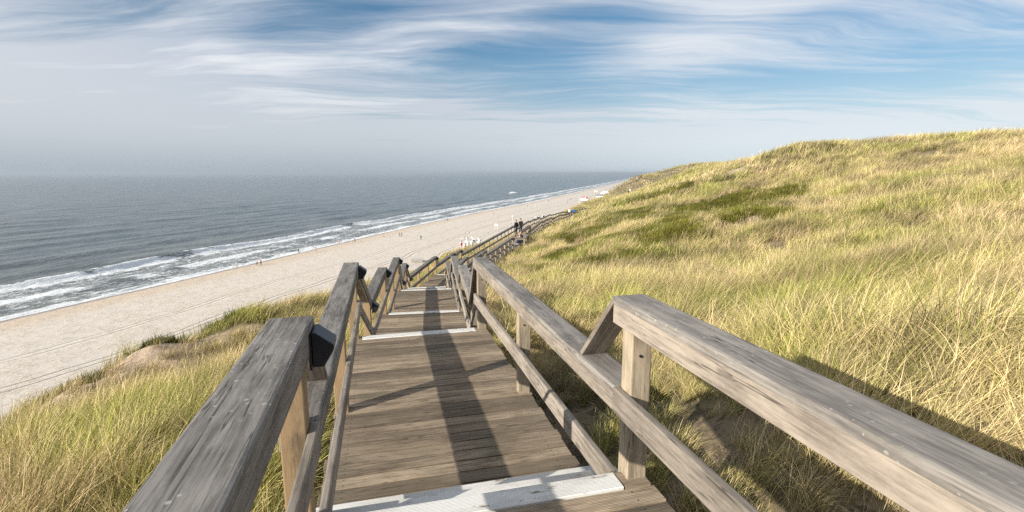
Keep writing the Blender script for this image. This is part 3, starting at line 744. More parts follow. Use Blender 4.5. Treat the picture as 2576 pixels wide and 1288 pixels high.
def pose_body(kind, side=1):
    J = {}
    if kind in ('stand', 'walk', 'lean'):
        J['pel'] = (0, 0, .95); J['bel'] = (0, .0, 1.10); J['che'] = (0, .01, 1.34); J['nek'] = (0, .015, 1.50); J['hd0'] = (0, .03, 1.60); J['hd1'] = (0, .02, 1.72)
        for sg, q in ((-1, 'l'), (1, 'r')):
            J['sh' + q] = (sg * .17, 0, 1.42)
            if kind == 'stand': J['el' + q] = (sg * .235, -.03, 1.14); J['wr' + q] = (sg * .20, .10, .93); J['ha' + q] = (sg * .185, .15, .86)
            elif kind == 'walk': J['el' + q] = (sg * .23, -.10 * sg, 1.15); J['wr' + q] = (sg * .22, .06 - .17 * sg, .95); J['ha' + q] = (sg * .21, .10 - .19 * sg, .87)
            else: J['el' + q] = (sg * .22, .16, 1.20); J['wr' + q] = (sg * .16, .38, 1.12); J['ha' + q] = (sg * .14, .46, 1.10)
            st = .17 * sg if kind == 'walk' else .02 * sg
            J['hp' + q] = (sg * .09, 0, .90); J['kn' + q] = (sg * .10, st * .7 + .03, .50); J['an' + q] = (sg * .105, st * 1.3 - .02, .09); J['to' + q] = (sg * .115, st * 1.3 + .15, .03)
    else:  # sit
        J['pel'] = (0, 0, .56); J['bel'] = (0, .03, .70); J['che'] = (0, .08, .93); J['nek'] = (0, .12, 1.07); J['hd0'] = (0, .15, 1.16); J['hd1'] = (0, .15, 1.28)
        for sg, q in ((-1, 'l'), (1, 'r')):
            J['sh' + q] = (sg * .17, .09, 1.0); J['el' + q] = (sg * .23, .20, .76); J['wr' + q] = (sg * .14, .40, .70); J['ha' + q] = (sg * .11, .47, .68)
            J['hp' + q] = (sg * .09, .03, .54); J['kn' + q] = (sg * .12, .46, .54); J['an' + q] = (sg * .12, .44, .10); J['to' + q] = (sg * .13, .60, .04)
    names = list(J); ix = {k: i for i, k in enumerate(names)}
    E = [('pel', 'bel', 1), ('bel', 'che', 1), ('che', 'nek', 1), ('nek', 'hd0', 0), ('hd0', 'hd1', 0)]
    for q in 'lr':
        E += [('che', 'sh' + q, 1), ('sh' + q, 'el' + q, 1), ('el' + q, 'wr' + q, 1), ('wr' + q, 'ha' + q, 0), ('pel', 'hp' + q, 2), ('hp' + q, 'kn' + q, 2), ('kn' + q, 'an' + q, 2), ('an' + q, 'to' + q, 3)]
    rad = {'pel': (.15, .115), 'bel': (.145, .11), 'che': (.165, .12), 'nek': (.058, .058), 'hd0': (.075, .09), 'hd1': (.07, .085)}
    for q in 'lr': rad.update({'sh' + q: .068, 'el' + q: .05, 'wr' + q: .036, 'ha' + q: (.035, .024), 'hp' + q: .095, 'kn' + q: .062, 'an' + q: .045, 'to' + q: (.042, .03)})
    headz[kind] = (J['hd1'][2] - .02, J['hd1'][1])
    return skin_mesh([J[k] for k in names], [(ix[a], ix[b]) for a, b, _ in E], [rad[k] for k in names], [(ix[a], ix[b], r) for a, b, r in E], kind)
POSE = {k: pose_body(k) for k in ('stand', 'walk', 'sit', 'lean')}
_cm = {}
def cloth(c, rough=.85):
    k = tuple(c)
    if k not in _cm: _cm[k] = plain('cloth', c, rough)
    return _cm[k]
SKIN = (.48, .30, .22)
def person(loc, label, pose='walk', rz=0, top=(.03, .03, .035), legs=(.03, .035, .05), hair=(.06, .04, .03), shoes=(.03, .03, .03), scale=1.05, group=None, extras=False, bare=False):
    o = bpy.data.objects.new('person', POSE[pose]); COL.objects.link(o)
    o.location = loc; o.rotation_euler = (0, 0, rz); o.scale = (scale,) * 3
    for i, c in enumerate((SKIN, top, legs, shoes, hair, SKIN)):
        o.material_slots[i].link = 'OBJECT'; o.material_slots[i].material = cloth(c)
    tag(o, label, 'person', group)
    if extras:
        hz_ = 1.66 if pose != 'sit' else 1.22; hy = .03 if pose != 'sit' else .15
        bm = bmesh.new(); bmesh.ops.create_uvsphere(bm, u_segments=12, v_segments=8, radius=.095)
        bmesh.ops.scale(bm, vec=(.92, 1.08, .8), verts=bm.verts)
        bmesh.ops.delete(bm, geom=[v for v in bm.verts if v.co.z < -.01 and v.co.y > -.03], context='VERTS')
        if extras == 'cap':
            r = bmesh.ops.create_cube(bm, size=1); bmesh.ops.scale(bm, vec=(.13, .10, .015), verts=r['verts']); bmesh.ops.translate(bm, vec=(0, .12, .0), verts=r['verts'])
        me = bpy.data.meshes.new('hair'); bm.to_mesh(me); bm.free(); me.materials.append(cloth(hair))
        c = link(bpy.data.objects.new('cap' if extras == 'cap' else 'hair', me), o); c.location = (0, hy - .005, hz_ + .035)
        bm = bmesh.new(); bmesh.ops.create_cone(bm, segments=6, radius1=.016, radius2=.006, depth=.035, cap_ends=True)
        me = bpy.data.meshes.new('nose'); bm.to_mesh(me); bm.free(); me.materials.append(cloth(SKIN))
        c = link(bpy.data.objects.new('nose', me), o); c.location = (0, hy + .10, hz_ - .01); c.rotation_euler = (R(-90), 0, 0)
    return o
def on_deck(k, fwd, lat):
    s, e, h, n = SEC[k]; a = (e - s).normalized(); nr = Vector((a.y, -a.x)); return v3(s + a * fwd + nr * lat, -h)
GP = 'people on the boardwalk'
person(on_deck(8, 19.6, .05), 'man in a brown jacket and dark flat cap, back turned, standing on the boardwalk', 'stand', R(20), (.13, .10, .075), (.16, .17, .19), (.03, .025, .02), scale=1.12, group=GP, extras='cap')
person(on_deck(8, 19.0, -.35), 'dark haired person in black beside the man in brown at the rail', 'stand', R(40), (.012, .012, .015), (.11, .12, .14), (.04, .03, .025), scale=1.06, group=GP, extras=True)
person(v3(bc + a * 0, 0) if False else v3((b0 + b1) / 2 + nr * .72 + (e - s).normalized() * .35, z), 'bald man in a black jacket on the bench', 'sit', R(100), (.012, .013, .016), (.04, .045, .06), (.50, .30, .22), scale=1.14, group=GP, extras=False)
person(v3((b0 + b1) / 2 + nr * .72 - (e - s).normalized() * .45, z), 'blond person with bare arms beside the bald man on the bench', 'sit', R(70), (.42, .30, .22), (.06, .10, .18), (.42, .30, .15), scale=1.08, group=GP, extras=True)
person(on_deck(14, 1.4, -.35), 'person in a white jacket walking away on the far boardwalk', 'walk', R(-28), (.62, .60, .58), (.05, .07, .10), (.25, .18, .12), scale=1.05, group=GP, extras=True)
person(on_deck(14, 1.9, .35), 'person in a bright blue jacket walking beside the one in white', 'walk', R(-28), (.03, .12, .36), (.02, .03, .05), (.08, .05, .03), scale=1.05, group=GP, extras=True)
GB = 'people walking on the beach'
bp_ = [
 (596, 675, 'walker in pale beige clothes at the edge of the surf, the one farthest left', (.45, .38, .30), (.35, .30, .25), 1),
 (647, 668, 'walker in a white and red top, left of a pair by the surf', (.55, .30, .28), (.04, .04, .05), 1),
 (657, 668, 'walker in a dark red jacket, right of a pair by the surf', (.20, .05, .05), (.03, .03, .04), 1),
 (751.5, 638, 'lone dark figure at the waterline left of the person in red', (.05, .05, .06), (.06, .06, .07), 1),
 (795.5, 634, 'walker in a bright red jacket and pale trousers by the surf', (.50, .05, .04), (.35, .33, .32), 1),
 (853, 614, 'bather in pink paddling where the surf runs out', (.50, .28, .25), (.45, .30, .24), 1),
 (887, 610, 'walker in white, left of the pair halfway up the beach edge', (.60, .58, .56), (.30, .28, .26), 1),
 (893, 609, 'walker in black, right of the pair halfway up the beach edge', (.03, .03, .04), (.03, .03, .04), 1),
 (965, 597, 'beige clothed walker alone, left of a dark pair on the sand', (.35, .26, .2), (.3, .22, .17), 1),
 (1004.7, 595, 'grey clothed walker, left of the pair above the beach furniture', (.12, .10, .09), (.10, .08, .07), 1),
 (1010.5, 595, 'brown clothed walker, right of the pair above the beach furniture', (.10, .07, .05), (.06, .05, .05), 1),
 (1059, 603, 'person in black standing alone on the open sand', (.02, .02, .025), (.03, .03, .04), 0),
 (1122, 557, 'walker in grey at the surf, left of two', (.14, .13, .13), (.3, .3, .32), 1),
 (1126.5, 556, 'walker in dark clothes at the surf, right of two', (.04, .04, .05), (.04, .04, .05), 1),
 (1242, 541, 'person in an orange jacket on the sand far up the beach', (.55, .13, .05), (.3, .2, .16), 1),
 (1328, 521, 'small dark figure beside a thin white pole', (.04, .04, .05), (.04, .04, .05), 0),
 (1380, 507, 'far walker in dark clothes at the waterline', (.05, .05, .06), (.05, .05, .06), 1),
 (1427.5, 510.5, 'dark figure left of the lifeguard hut', (.05, .05, .06), (.05, .05, .06), 0),
 (1434, 503, 'left figure of a dark pair seaward of the lifeguard hut', (.04, .04, .05), (.04, .04, .05), 0),
 (1438, 503, 'right figure of a dark pair seaward of the lifeguard hut', (.08, .06, .06), (.05, .05, .06), 0),
 (1445.4, 490, 'tiny walker at the far waterline, leftmost of three', (.06, .06, .07), (.06, .06, .07), 1),
 (1458, 486, 'tiny walker at the far waterline, middle of three', (.08, .06, .06), (.06, .06, .07), 1),
 (1467, 483, 'tiny walker at the far waterline, rightmost of three', (.05, .05, .06), (.06, .06, .07), 1),
 (1482, 502, 'dark figure just right of the lifeguard hut', (.05, .05, .07), (.05, .05, .06), 0),
 (1488, 501, 'pale figure between the lifeguard hut and the lamp post', (.30, .26, .25), (.2, .18, .18), 0),
 (1491.5, 503, 'dark figure left of the lamp post on the far beach', (.03, .03, .04), (.05, .05, .06), 0),
]
for k, (X_, Y_, lab, tp, lg, wk) in enumerate(bp_):
    p = hit(X_, Y_); p.z = max(p.z, .05)
    person(p, lab, 'walk' if wk else 'stand', R(random.choice((-12, 168, 150, -40))), tp, lg, scale=1.06, group=GB)
GD = 'visitors on the far dune path'
VL = ['leftmost', 'second from left', 'third from left', 'fourth from left', 'fifth from left', 'rightmost']
for k in range(12):
    gx = 1582 + 2.6 * k + random.uniform(-1, 1) if k < 6 else 1600 + 2.6 * (k - 6) + random.uniform(-1, 1)
    d_ = 150 + 3 * k if k < 6 else 205 + 4 * k
    a_, _ = ray(gx, 470); x_ = a_ * d_
    c_ = random.choice(((.03, .03, .04), (.05, .04, .04), (.6, .6, .6), (.05, .07, .12)))
    person(Vector((x_, d_, float(height(np.array([x_]), np.array([float(d_)]))[0]))), VL[k % 6] + (' visitor of the nearer group by the bushes on the dune path' if k < 6 else ' visitor of the farther group up the dune path'), 'stand', random.uniform(0, 6), c_, (.04, .04, .05), group=GD)

# ------------------------------------------------------------------ things on the beach
M_WHITE = plain('white_paint', (.78, .77, .75), .5); M_RED = plain('red_paint', (.55, .05, .04), .5); M_DARK = plain('dark_cloth', (.05, .05, .07), .8)
M_ROOFR = plain('red_roof', (.42, .10, .06), .7); M_YEL = plain('cream_wall', (.65, .58, .36), .7); M_GLASS = plain('dark_glass', (.05, .06, .07), .15); M_GREY = plain('grey_metal', (.22, .22, .23), .5)
def bx(name, c, size, m, parent, rz=0, bev=0.0):
    o = bpy.data.objects.new(name, box_mesh(*size, bev, m, name)); COL.objects.link(o); o.parent = parent; o.location = c; o.rotation_euler = (0, 0, rz); return o
def poly(name, vs, fs, m, parent):
    o = mesh_obj(name, vs, fs, m, parent); return o
def chair_parts():
    # roofed wicker beach chair: hooded shell, seat, cushion, footrest
    W, D = 1.15, .8; s = W / 2
    pr = [(-.45, .0), (-.45, .95), (-.38, 1.5), (-.10, 1.62), (.22, 1.52), (.12, 1.2), (-.05, .95), (-.02, .55), (.32, .50), (.35, 0)]
    vs = []; fs = []
    for sx in (-s, -s + .06, s - .06, s):
        vs += [(sx, y, z) for y, z in pr]
    k = len(pr)
    for b in (0, 2):
        o0, o1 = b * k, (b + 1) * k
        fs += [tuple(range(o0, o0 + k)), tuple(range(o1, o1 + k))[::-1]] + [(o0 + i, o1 + i, o1 + (i + 1) % k, o0 + (i + 1) % k) for i in range(k)]
    back = [(-.45, .0), (-.45, .95), (-.38, 1.5), (-.10, 1.62), (.22, 1.52), (.21, 1.47), (-.10, 1.56), (-.34, 1.45), (-.40, .95), (-.40, .0)]
    o0 = len(vs); vs += [(-s + .06, y, z) for y, z in back] + [(s - .06, y, z) for y, z in back]; k = len(back)
    fs += [(o0 + i, o0 + k + i, o0 + k + (i + 1) % k, o0 + (i + 1) % k) for i in range(k)]
    return vs, fs
cv_, cf_ = chair_parts()
shell_me = bpy.data.meshes.new('hood'); shell_me.from_pydata(cv_, [], cf_); shell_me.materials.append(M_WHITE)
bm = bmesh.new(); bm.from_mesh(shell_me); bmesh.ops.recalc_face_normals(bm, faces=bm.faces); bm.to_mesh(shell_me); bm.free()
GC = 'roofed beach chairs on the sand'
def beach_chair(p, rz, label, cush=M_DARK):
    r = empty('beach_chair', p, rz); r.scale = (1.15,) * 3; tag(r, label, 'beach chair', GC)
    o = bpy.data.objects.new('hood', shell_me); COL.objects.link(o); o.parent = r
    bx('seat', (0, .02, .40), (1.0, .66, .10), M_WHITE, r); bx('cushion', (0, .02, .49), (.96, .6, .08), cush, r, 0, .02)
    b_ = bx('backrest', (0, -.30, .92), (.98, .08, .85), cush, r, 0, .02); b_.rotation_euler = (R(8), 0, 0)
    bx('footrest', (0, .5, .18), (.8, .3, .1), M_WHITE, r)
    return r
def z5(x, y): return ((1220 + x / 9.2) * .93333, (600 + y / 9.2) * .93333)
for k, (x_, y_, rz, lab, cu) in enumerate([
    (240, 610, 190, 'beach chair with a red seat facing the dune, lower left of the cluster', M_RED), (290, 640, 60, 'beach chair seen from behind, lowest of the cluster at the grass edge', M_DARK),
    (225, 520, 120, 'beach chair with a dark open hood at the left edge of the cluster', M_DARK), (345, 480, 75, 'upper left white beach chair of the cluster, beside a standing person', M_DARK),
    (395, 575, 30, 'white beach chair in the middle of the cluster, side on', M_DARK), (470, 470, 100, 'tallest looking white beach chair, top of the cluster', M_DARK),
    (480, 585, 50, 'white beach chair at the lower right of the cluster', M_DARK), (530, 530, 150, 'white beach chair half hidden by its right neighbour in the cluster', M_DARK),
    (645, 500, 80, 'lone white beach chair right of the cluster', M_DARK)]):
    beach_chair(hit(*z5(x_, y_)), R(rz), lab, cu)
person(hit(*z5(316, 450)), 'dark figure standing behind the cluster of white beach chairs', 'stand', 1, (.04, .04, .04), group=GB)
for k, (X_, Y_, lab) in enumerate([(1346, 553, 'left one of three beach chairs beyond the long railing'), (1353, 552, 'middle one of three beach chairs beyond the long railing'), (1368, 549, 'right one of three beach chairs beyond the long railing')]):
    beach_chair(hit(X_, Y_), R(110 + 40 * k), lab)
# stack of duckboards
p = hit(1049, 659); st = empty('duckboard_stack', p, R(8)); tag(st, 'stack of grey wooden duckboards lying on the sand below the dune', 'stack of boards')
M_PAL = wood('pale_stack_wood', (.45, .43, .40), (.60, .57, .53))
for k in range(5):
    bx('panel', (random.uniform(-.03, .03), random.uniform(-.03, .03), .12 + k * .22), (3.3, 2.6, .10), M_PAL, st, random.uniform(-.01, .01))
    for q in (-1.2, 0, 1.2): bx('bearer', (0, q, .035 + k * .22), (3.2, .1, .07), M_BEAM, st)
# white two legged sign frame
p = hit(1248, 577); sg_ = empty('sign_frame', p, R(5)); tag(sg_, 'white board on two legs standing on the open sand', 'sign')
bx('board', (0, 0, 2.1), (1.35, .06, 1.05), M_WHITE, sg_)
for q in (-.58, .58): bx('leg', (q, 0, .95), (.12, .08, 2.1), M_WHITE, sg_)
def pole(X_, Y_, hh, lab, m=M_WHITE, top=None, r=.06, cat='pole'):
    p = hit(X_, Y_); bm = bmesh.new(); bmesh.ops.create_cone(bm, segments=8, radius1=r, radius2=r * .8, depth=hh, cap_ends=True); bmesh.ops.translate(bm, vec=(0, 0, hh / 2), verts=bm.verts)
    me = bpy.data.meshes.new('pole'); bm.to_mesh(me); bm.free(); me.materials.append(m)
    r_ = empty('marker_pole', p); tag(r_, lab, cat); link(bpy.data.objects.new('shaft', me), r_)
    if top: bx(top[0], (top[4], 0, hh - top[2] / 2), (top[1], .08, top[2]), top[3], r_)
pole(1289, 559, 3.5, 'thin white pole with a small white sign on top, above the railing', top=('sign', .65, .55, M_WHITE, 0))
pole(1329.5, 523, 3.4, 'left one of two plain thin white poles on the far sand'); pole(1346, 522, 3.2, 'right one of two plain thin white poles on the far sand')
pole(1457, 512, 6.5, 'tall white pole beside the lifeguard hut', r=.09)
pole(1498.5, 503, 7.5, 'grey lamp post with a small head between hut and pavilion', M_GREY, top=('lamp_head', .9, .3, M_GREY, 0), r=.10, cat='lamp post')
pole(1495, 488, 4.5, 'white flag on a pole, left of a pair', top=('flag', 1.2, 2.2, M_WHITE, .6)); pole(1500, 488, 4.5, 'white flag on a pole, right of a pair', top=('flag', 1.2, 2.2, M_WHITE, .6))
pole(1524.6, 485, 7, 'dark mast behind the white roofed pavilion', M_GREY, r=.22, cat='mast'); pole(1533, 482, 7, 'thinner dark mast between the two pavilions', M_GREY, r=.15, cat='mast')
# lifeguard hut
p = hit(1469, 508); ht = empty('lifeguard_hut', p, R(-12)); tag(ht, 'small red and white lifeguard hut raised on posts on the far beach', 'hut')
bx('wall', (0, 0, 2.2), (6.4, 3.0, 1.5), M_WHITE, ht); bx('cabin', (1.6, 0, 3.6), (3.2, 2.6, 1.4), M_RED, ht); bx('roof', (.6, 0, 4.42), (6.0, 3.4, .22), M_RED, ht)
bx('window', (1.2, -1.33, 3.7), (1.6, .05, .7), M_WHITE, ht); bx('door', (2.9, -1.33, 3.5), (.7, .05, 1.2), M_DARK, ht)
for q in (-2.8, -1, 1, 2.8):
    for q2 in (-1.2, 1.2): bx('leg', (q, q2, .7), (.25, .25, 1.6), M_GREY, ht)
for k in range(4): bx('stair_step', (3.6 + .45 * k, 0, 1.3 - .35 * k), (.45, 1.2, .1), M_GREY, ht)
# pavilions
def gable(r, L, D, h0, h1, m, over=.5):
    a_, b_ = L / 2 + over, D / 2 + over
    poly('roof', [(-a_, -b_, h0), (a_, -b_, h0), (a_, b_, h0), (-a_, b_, h0), (-a_ * .45, 0, h1), (a_ * .45, 0, h1)], [(0, 1, 5, 4), (2, 3, 4, 5), (1, 2, 5), (3, 0, 4), (3, 2, 1, 0)], m, r)
p = hit(1522, 497); p.z += .2; r = empty('beach_pavilion', p, R(-10)); tag(r, 'white pavilion with a pale hipped roof and glass terrace on the far beach', 'building')
bx('wall', (1.5, 0, 2.3), (10, 7, 3.0), M_WHITE, r); bx('terrace', (-5.8, -1, 1.1), (7, 8, 1.5), M_WHITE, r); bx('platform', (0, 0, .5), (18, 9, .3), M_GREY, r); gable(r, 10, 7, 3.9, 6.6, plain('pale_roof', (.72, .70, .68), .6))
for k in range(5): bx('window', (-2.6 + 2 * k, -3.54, 2.7), (1.5, .06, 1.3), M_GLASS, r)
for k in range(5): bx('terrace_pane', (-9 + 1.6 * k, -5.04, 2.4), (1.45, .05, 1.0), M_GLASS, r)
p = hit(1546, 492); r = empty('beach_pavilion', p, R(-10)); tag(r, 'cream pavilion with a red roof, partly behind the grassy dune edge', 'building')
bx('wall', (0, 0, 1.8), (12, 7, 3.2), M_YEL, r); gable(r, 12, 7, 3.4, 6.2, M_ROOFR, .8)
for k in range(4): bx('window', (-4.2 + 2.8 * k, -3.54, 2.0), (1.4, .06, 1.2), M_GLASS, r)
bx('chimney', (3.5, 0, 6.0), (.8, .8, 1.6), M_WHITE, r)

# ------------------------------------------------------------------ marram grass
def grass_mat(name, straw, green, brown):
    m, t = mat(name)
    pos = t.new('ShaderNodeNewGeometry').outputs['Position']
    oi = t.new('ShaderNodeObjectInfo'); rnd = oi.outputs['Random']
    ta = t.new('ShaderNodeAttribute', attribute_name='tone'); tn = t.sep(ta.outputs['Vector'])
    big = t.noise(t.mapping(pos, scale=(.16, .16, .16)), 1.0, 5, .62); b2 = t.noise(t.mapping(pos, loc=(7, 3, 1), scale=(.5, .5, .5)), 1.0, 4, .6)
    g = t.step(t.math('ADD', t.math('ADD', t.math('ADD', t.math('MULTIPLY', t.math('SUBTRACT', big, .5), 2.2), .45), t.math('MULTIPLY', tn[0], .60)), t.math('MULTIPLY', rnd, .22)), .68, 1.02)
    col = t.mix(g, straw, green)
    br = t.step(t.math('ADD', t.math('MULTIPLY', b2, .9), t.math('MULTIPLY', tn[1], .45)), .66, .95)
    col = t.mix(t.math('MULTIPLY', br, .85), col, brown)
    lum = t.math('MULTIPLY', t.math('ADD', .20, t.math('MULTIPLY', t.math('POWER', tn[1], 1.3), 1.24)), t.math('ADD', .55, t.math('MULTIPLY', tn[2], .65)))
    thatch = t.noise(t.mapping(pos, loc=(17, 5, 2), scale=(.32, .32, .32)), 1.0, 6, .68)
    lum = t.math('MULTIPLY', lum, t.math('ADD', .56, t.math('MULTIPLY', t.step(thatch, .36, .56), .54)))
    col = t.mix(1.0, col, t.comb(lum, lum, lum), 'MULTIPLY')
    tr = t.new('ShaderNodeBsdfTranslucent'); t.put(tr.inputs[0], col)
    t.put(t.b.inputs['Base Color'], col); t.b.inputs['Roughness'].default_value = .55; t.b.inputs['Specular IOR Level'].default_value = .25
    ms = t.new('ShaderNodeMixShader'); ms.inputs[0].default_value = .2
    t.l.new(t.b.outputs[0], ms.inputs[1]); t.l.new(tr.outputs[0], ms.inputs[2]); t.l.new(ms.outputs[0], t.out.inputs[0])
    return m
M_GRASS = grass_mat('marram_grass', (.92, .74, .39), (.50, .52, .11), (.60, .43, .27))
M_HEATH = grass_mat('heath', (.22, .21, .03), (.13, .15, .015), (.16, .14, .03))
def tuft(name, nb, rad, hgt, lean, wid, m, seg=4, spread=.5, seed=0):
    r = np.random.default_rng(seed); vs = []; fs = []; tone = []
    for b in range(nb):
        az = r.uniform(0, 2 * math.pi); rr = rad * math.sqrt(r.random()); x0, y0 = rr * math.cos(az), rr * math.sin(az)
        Lb = hgt * r.uniform(.55, 1.15); th = lean * r.uniform(.25, 1.25)
        # bend: mostly with the wind (+x), partly outwards
        wx = math.cos(az) * spread * r.uniform(.2, 1) + 1.0 * r.uniform(.5, 1.2); wy = math.sin(az) * spread * r.uniform(.2, 1) + r.normal(0, .25)
        nn = math.hypot(wx, wy) + 1e-6; wx /= nn; wy /= nn
        if r.random() < .12: wx, wy = -wx * .7, wy + .5
        p = np.array([x0, y0, -.03]); ang = th * .35 + r.uniform(0, .15); tx, ty = r.random(), r.random(); base = len(vs)
        fa = r.uniform(0, math.pi); sx, sy = math.cos(fa), math.sin(fa)
        for k in range(seg + 1):
            f = k / seg; wd = wid * (1 - f ** 1.7) * .5 + .0004
            vs.append((p[0] - sx * wd, p[1] - sy * wd, p[2])); vs.append((p[0] + sx * wd, p[1] + sy * wd, p[2])); tone += [(tx, ty, f)] * 2
            sl = Lb / seg; p = p + np.array([wx * math.sin(ang), wy * math.sin(ang), math.cos(ang)]) * sl; ang += th * (1.15 / seg) * (.6 + f)
        for k in range(seg): q = base + 2 * k; fs.append((q, q + 1, q + 3, q + 2))
    V = np.array(vs); me = bpy.data.meshes.new(name)
    me.from_pydata([tuple(v) for v in V], [], fs); me.materials.append(m)
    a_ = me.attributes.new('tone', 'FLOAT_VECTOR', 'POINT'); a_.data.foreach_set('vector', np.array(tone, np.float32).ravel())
    return bpy.data.objects.new(name, me)
def coll(name, objs):
    c = bpy.data.collections.new(name)
    for o in objs: c.objects.link(o)
    return c
near_c = coll('tufts_near', [tuft(f'tuft_a{k:02d}', 52, .12, .78, .85 + .22 * (k % 4), .0062, M_GRASS, 5, (.5, 1.3)[k % 2], k) for k in range(8)])
mid_c = coll('tufts_mid', [tuft(f'tuft_b{k:02d}', 40, .24, .66, 1.0, .012, M_GRASS, 4, .7, 40 + k) for k in range(6)])
far_c = coll('tufts_far', [tuft(f'tuft_c{k:02d}', 50, .75, .70, 1.05, .035, M_GRASS, 3, .35, 60 + k) for k in range(5)])
vfar_c = coll('tufts_vfar', [tuft(f'tuft_d{k:02d}', 46, 2.2, .9, 1.0, .13, M_GRASS, 2, .3, 80 + k) for k in range(4)])
heath_c = coll('heath_clumps', [tuft(f'heath_{k:02d}', 70, .30, .30, .5, .02, M_HEATH, 2, .9, 90 + k) for k in range(4)])
def scatter(name, label, x, y, rot, scl, collection, ncoll):
    z = height(x, y); me = bpy.data.meshes.new(name)
    me.vertices.add(len(x)); me.vertices.foreach_set('co', np.stack([x, y, z], 1).astype(np.float32).ravel())
    a_ = me.attributes.new('rot', 'FLOAT_VECTOR', 'POINT'); a_.data.foreach_set('vector', rot.astype(np.float32).ravel())
    a_ = me.attributes.new('scl', 'FLOAT', 'POINT'); a_.data.foreach_set('value', scl.astype(np.float32))
    a_ = me.attributes.new('idx', 'INT', 'POINT'); a_.data.foreach_set('value', rng.integers(0, ncoll, len(x)).astype(np.int32))
    o = link(bpy.data.objects.new(name, me)); tag(o, label, kind='stuff')
    ng = bpy.data.node_groups.new(name, 'GeometryNodeTree')
    ng.interface.new_socket('Geometry', in_out='INPUT', socket_type='NodeSocketGeometry'); ng.interface.new_socket('Geometry', in_out='OUTPUT', socket_type='NodeSocketGeometry')
    N = ng.nodes; gi = N.new('NodeGroupInput'); go = N.new('NodeGroupOutput'); ip = N.new('GeometryNodeInstanceOnPoints'); ci = N.new('GeometryNodeCollectionInfo')
    ci.inputs['Collection'].default_value = collection; ci.inputs['Separate Children'].default_value = True; ci.inputs['Reset Children'].default_value = True
    def na(nm, ty):
        n = N.new('GeometryNodeInputNamedAttribute'); n.data_type = ty; n.inputs['Name'].default_value = nm; return n.outputs['Attribute']
    er = N.new('FunctionNodeEulerToRotation')
    ng.links.new(gi.outputs[0], ip.inputs['Points']); ng.links.new(ci.outputs[0], ip.inputs['Instance']); ip.inputs['Pick Instance'].default_value = True
    ng.links.new(na('idx', 'INT'), ip.inputs['Instance Index']); ng.links.new(na('rot', 'FLOAT_VECTOR'), er.inputs[0]); ng.links.new(er.outputs[0], ip.inputs['Rotation'])
    ng.links.new(na('scl', 'FLOAT'), ip.inputs['Scale']); ng.links.new(ip.outputs[0], go.inputs[0])
    md = o.modifiers.new('scatter', 'NODES'); md.node_group = ng
    return o
def sandy(x, y):       # bare sand shows where this is high
    return fbm(x * .13 + 11, y * .13 + 4, 4) + .35 * fbm(x * .5, y * .5, 3)
def clumpy(x, y, dist):
    f = dist
    return vnoise(x * 1.15 * f + 5, y * 1.15 * f) * .65 + vnoise(x * 2.7 * f, y * 2.7 * f + 8) * .35
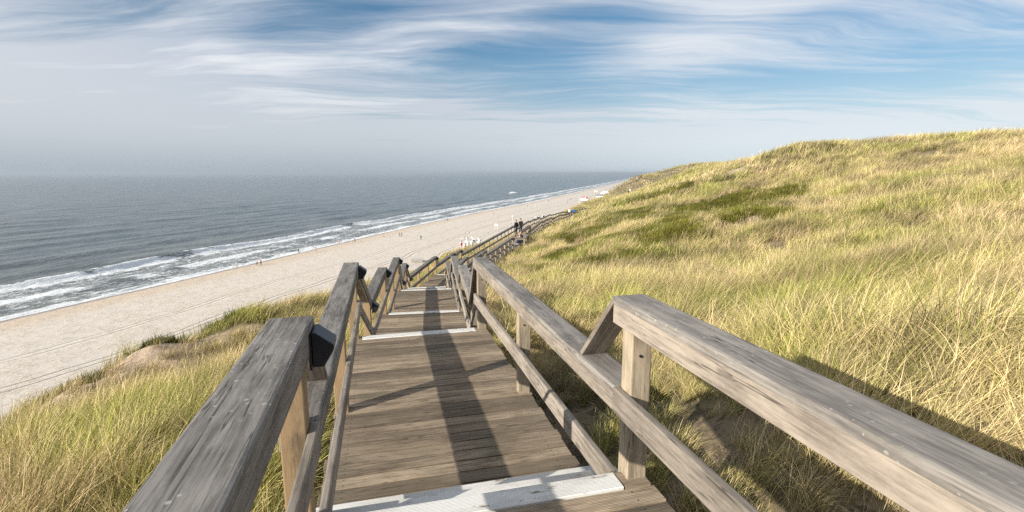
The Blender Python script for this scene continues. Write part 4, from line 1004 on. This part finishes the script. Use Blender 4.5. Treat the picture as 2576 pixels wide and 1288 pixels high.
def field(n, r0, r1, a0=-62, a1=62, pw=2.0, sandcut=.34, clear=1.32, edge=3.0):
    u = rng.random(n); r = (r0 ** pw + u * (r1 ** pw - r0 ** pw)) ** (1 / pw); th = np.radians(rng.uniform(a0, a1, n))
    x = r * np.sin(th); y = r * np.cos(th)
    c = (x - xc(y)) * .965
    dm, hz = walk_dist(x, y)
    q = clumpy(x, y, 1.5 if r0 < 10 else .75 if r0 < 40 else .25 if r0 < 120 else .08); bare = np.maximum(pmask(x, y, BARE), 0) if r0 < 120 else 0 * x; hth = pmask(x, y, HEATH) if r0 < 120 else 0 * x
    right = (x > -1.3 - .25 * y) & (y < 9)
    band = right & (dm < np.where(y < 5.5, 3.3, 2.5)) & (y < 8)
    keep = (dm > np.where(right, 1.45, clear)) & (rng.random(n) > np.where(band, .25, 0)) & (rng.random(n) < sstep(q, .20, .52) * .9 + .1) & (rng.random(n) > sstep(bare, .15, .7) * .85) & (rng.random(n) > sstep(hth, .15, .5) * .86) & ((height(x, y) - beach_z(c)) > 1.2 + 1.2 * rng.random(n)) & (sandy(x, y) < sandcut + .05 * rng.random(n))
    return x[keep], y[keep]
def rots(n, s=.35): return np.stack([rng.normal(0, .10, n), rng.normal(0, .10, n), rng.normal(0.05, s, n)], 1)
import time as _t; _t0 = _t.time()
x, y = field(27000, 1.2, 15, -75, 75, 1.6); _dm, _ = walk_dist(x, y)
near_s = rng.uniform(.6, 1.3, len(x)) * (.65 + .7 * clumpy(x, y, 1.5)) * np.where((x > -.2 - .25 * y) & (y < 9), np.interp(_dm, [1.3, 3.2, 3.8], [.40, .46, 1]), 1)
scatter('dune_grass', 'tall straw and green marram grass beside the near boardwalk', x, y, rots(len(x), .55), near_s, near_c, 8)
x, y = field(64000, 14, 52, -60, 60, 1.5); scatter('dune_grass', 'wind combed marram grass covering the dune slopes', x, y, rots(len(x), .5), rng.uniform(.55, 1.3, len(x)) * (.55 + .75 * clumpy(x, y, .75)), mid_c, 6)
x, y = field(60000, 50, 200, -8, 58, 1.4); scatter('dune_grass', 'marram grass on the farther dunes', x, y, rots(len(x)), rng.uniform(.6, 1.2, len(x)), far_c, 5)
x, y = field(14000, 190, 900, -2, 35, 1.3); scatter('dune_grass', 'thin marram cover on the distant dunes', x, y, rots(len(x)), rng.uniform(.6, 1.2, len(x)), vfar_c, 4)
# low dark green heath in the hollows
x = []; y = []
for a, b, r_ in HEATH:
    n_ = int(420 * r_ * r_) if b > 20 else int(500 * r_ * r_); u = rng.normal(0, .75, n_) * 1.4 * r_; v = rng.normal(0, .75, n_) * 1.5 * r_
    x.append(a + u); y.append(b + v)
x = np.concatenate(x); y = np.concatenate(y); dm, _ = walk_dist(x, y)
k = (pmask(x, y, HEATH) > .15) & (dm > 1.8) & ((height(x, y) - beach_z((x - xc(y)) * .965)) > 2)
x, y = x[k], y[k]; scatter('heath', 'low dark green heath in patches between the marram grass', x, y, rots(len(x), 3), rng.uniform(.7, 1.5, len(x)), heath_c, 4)
print('scatter', _t.time() - _t0)
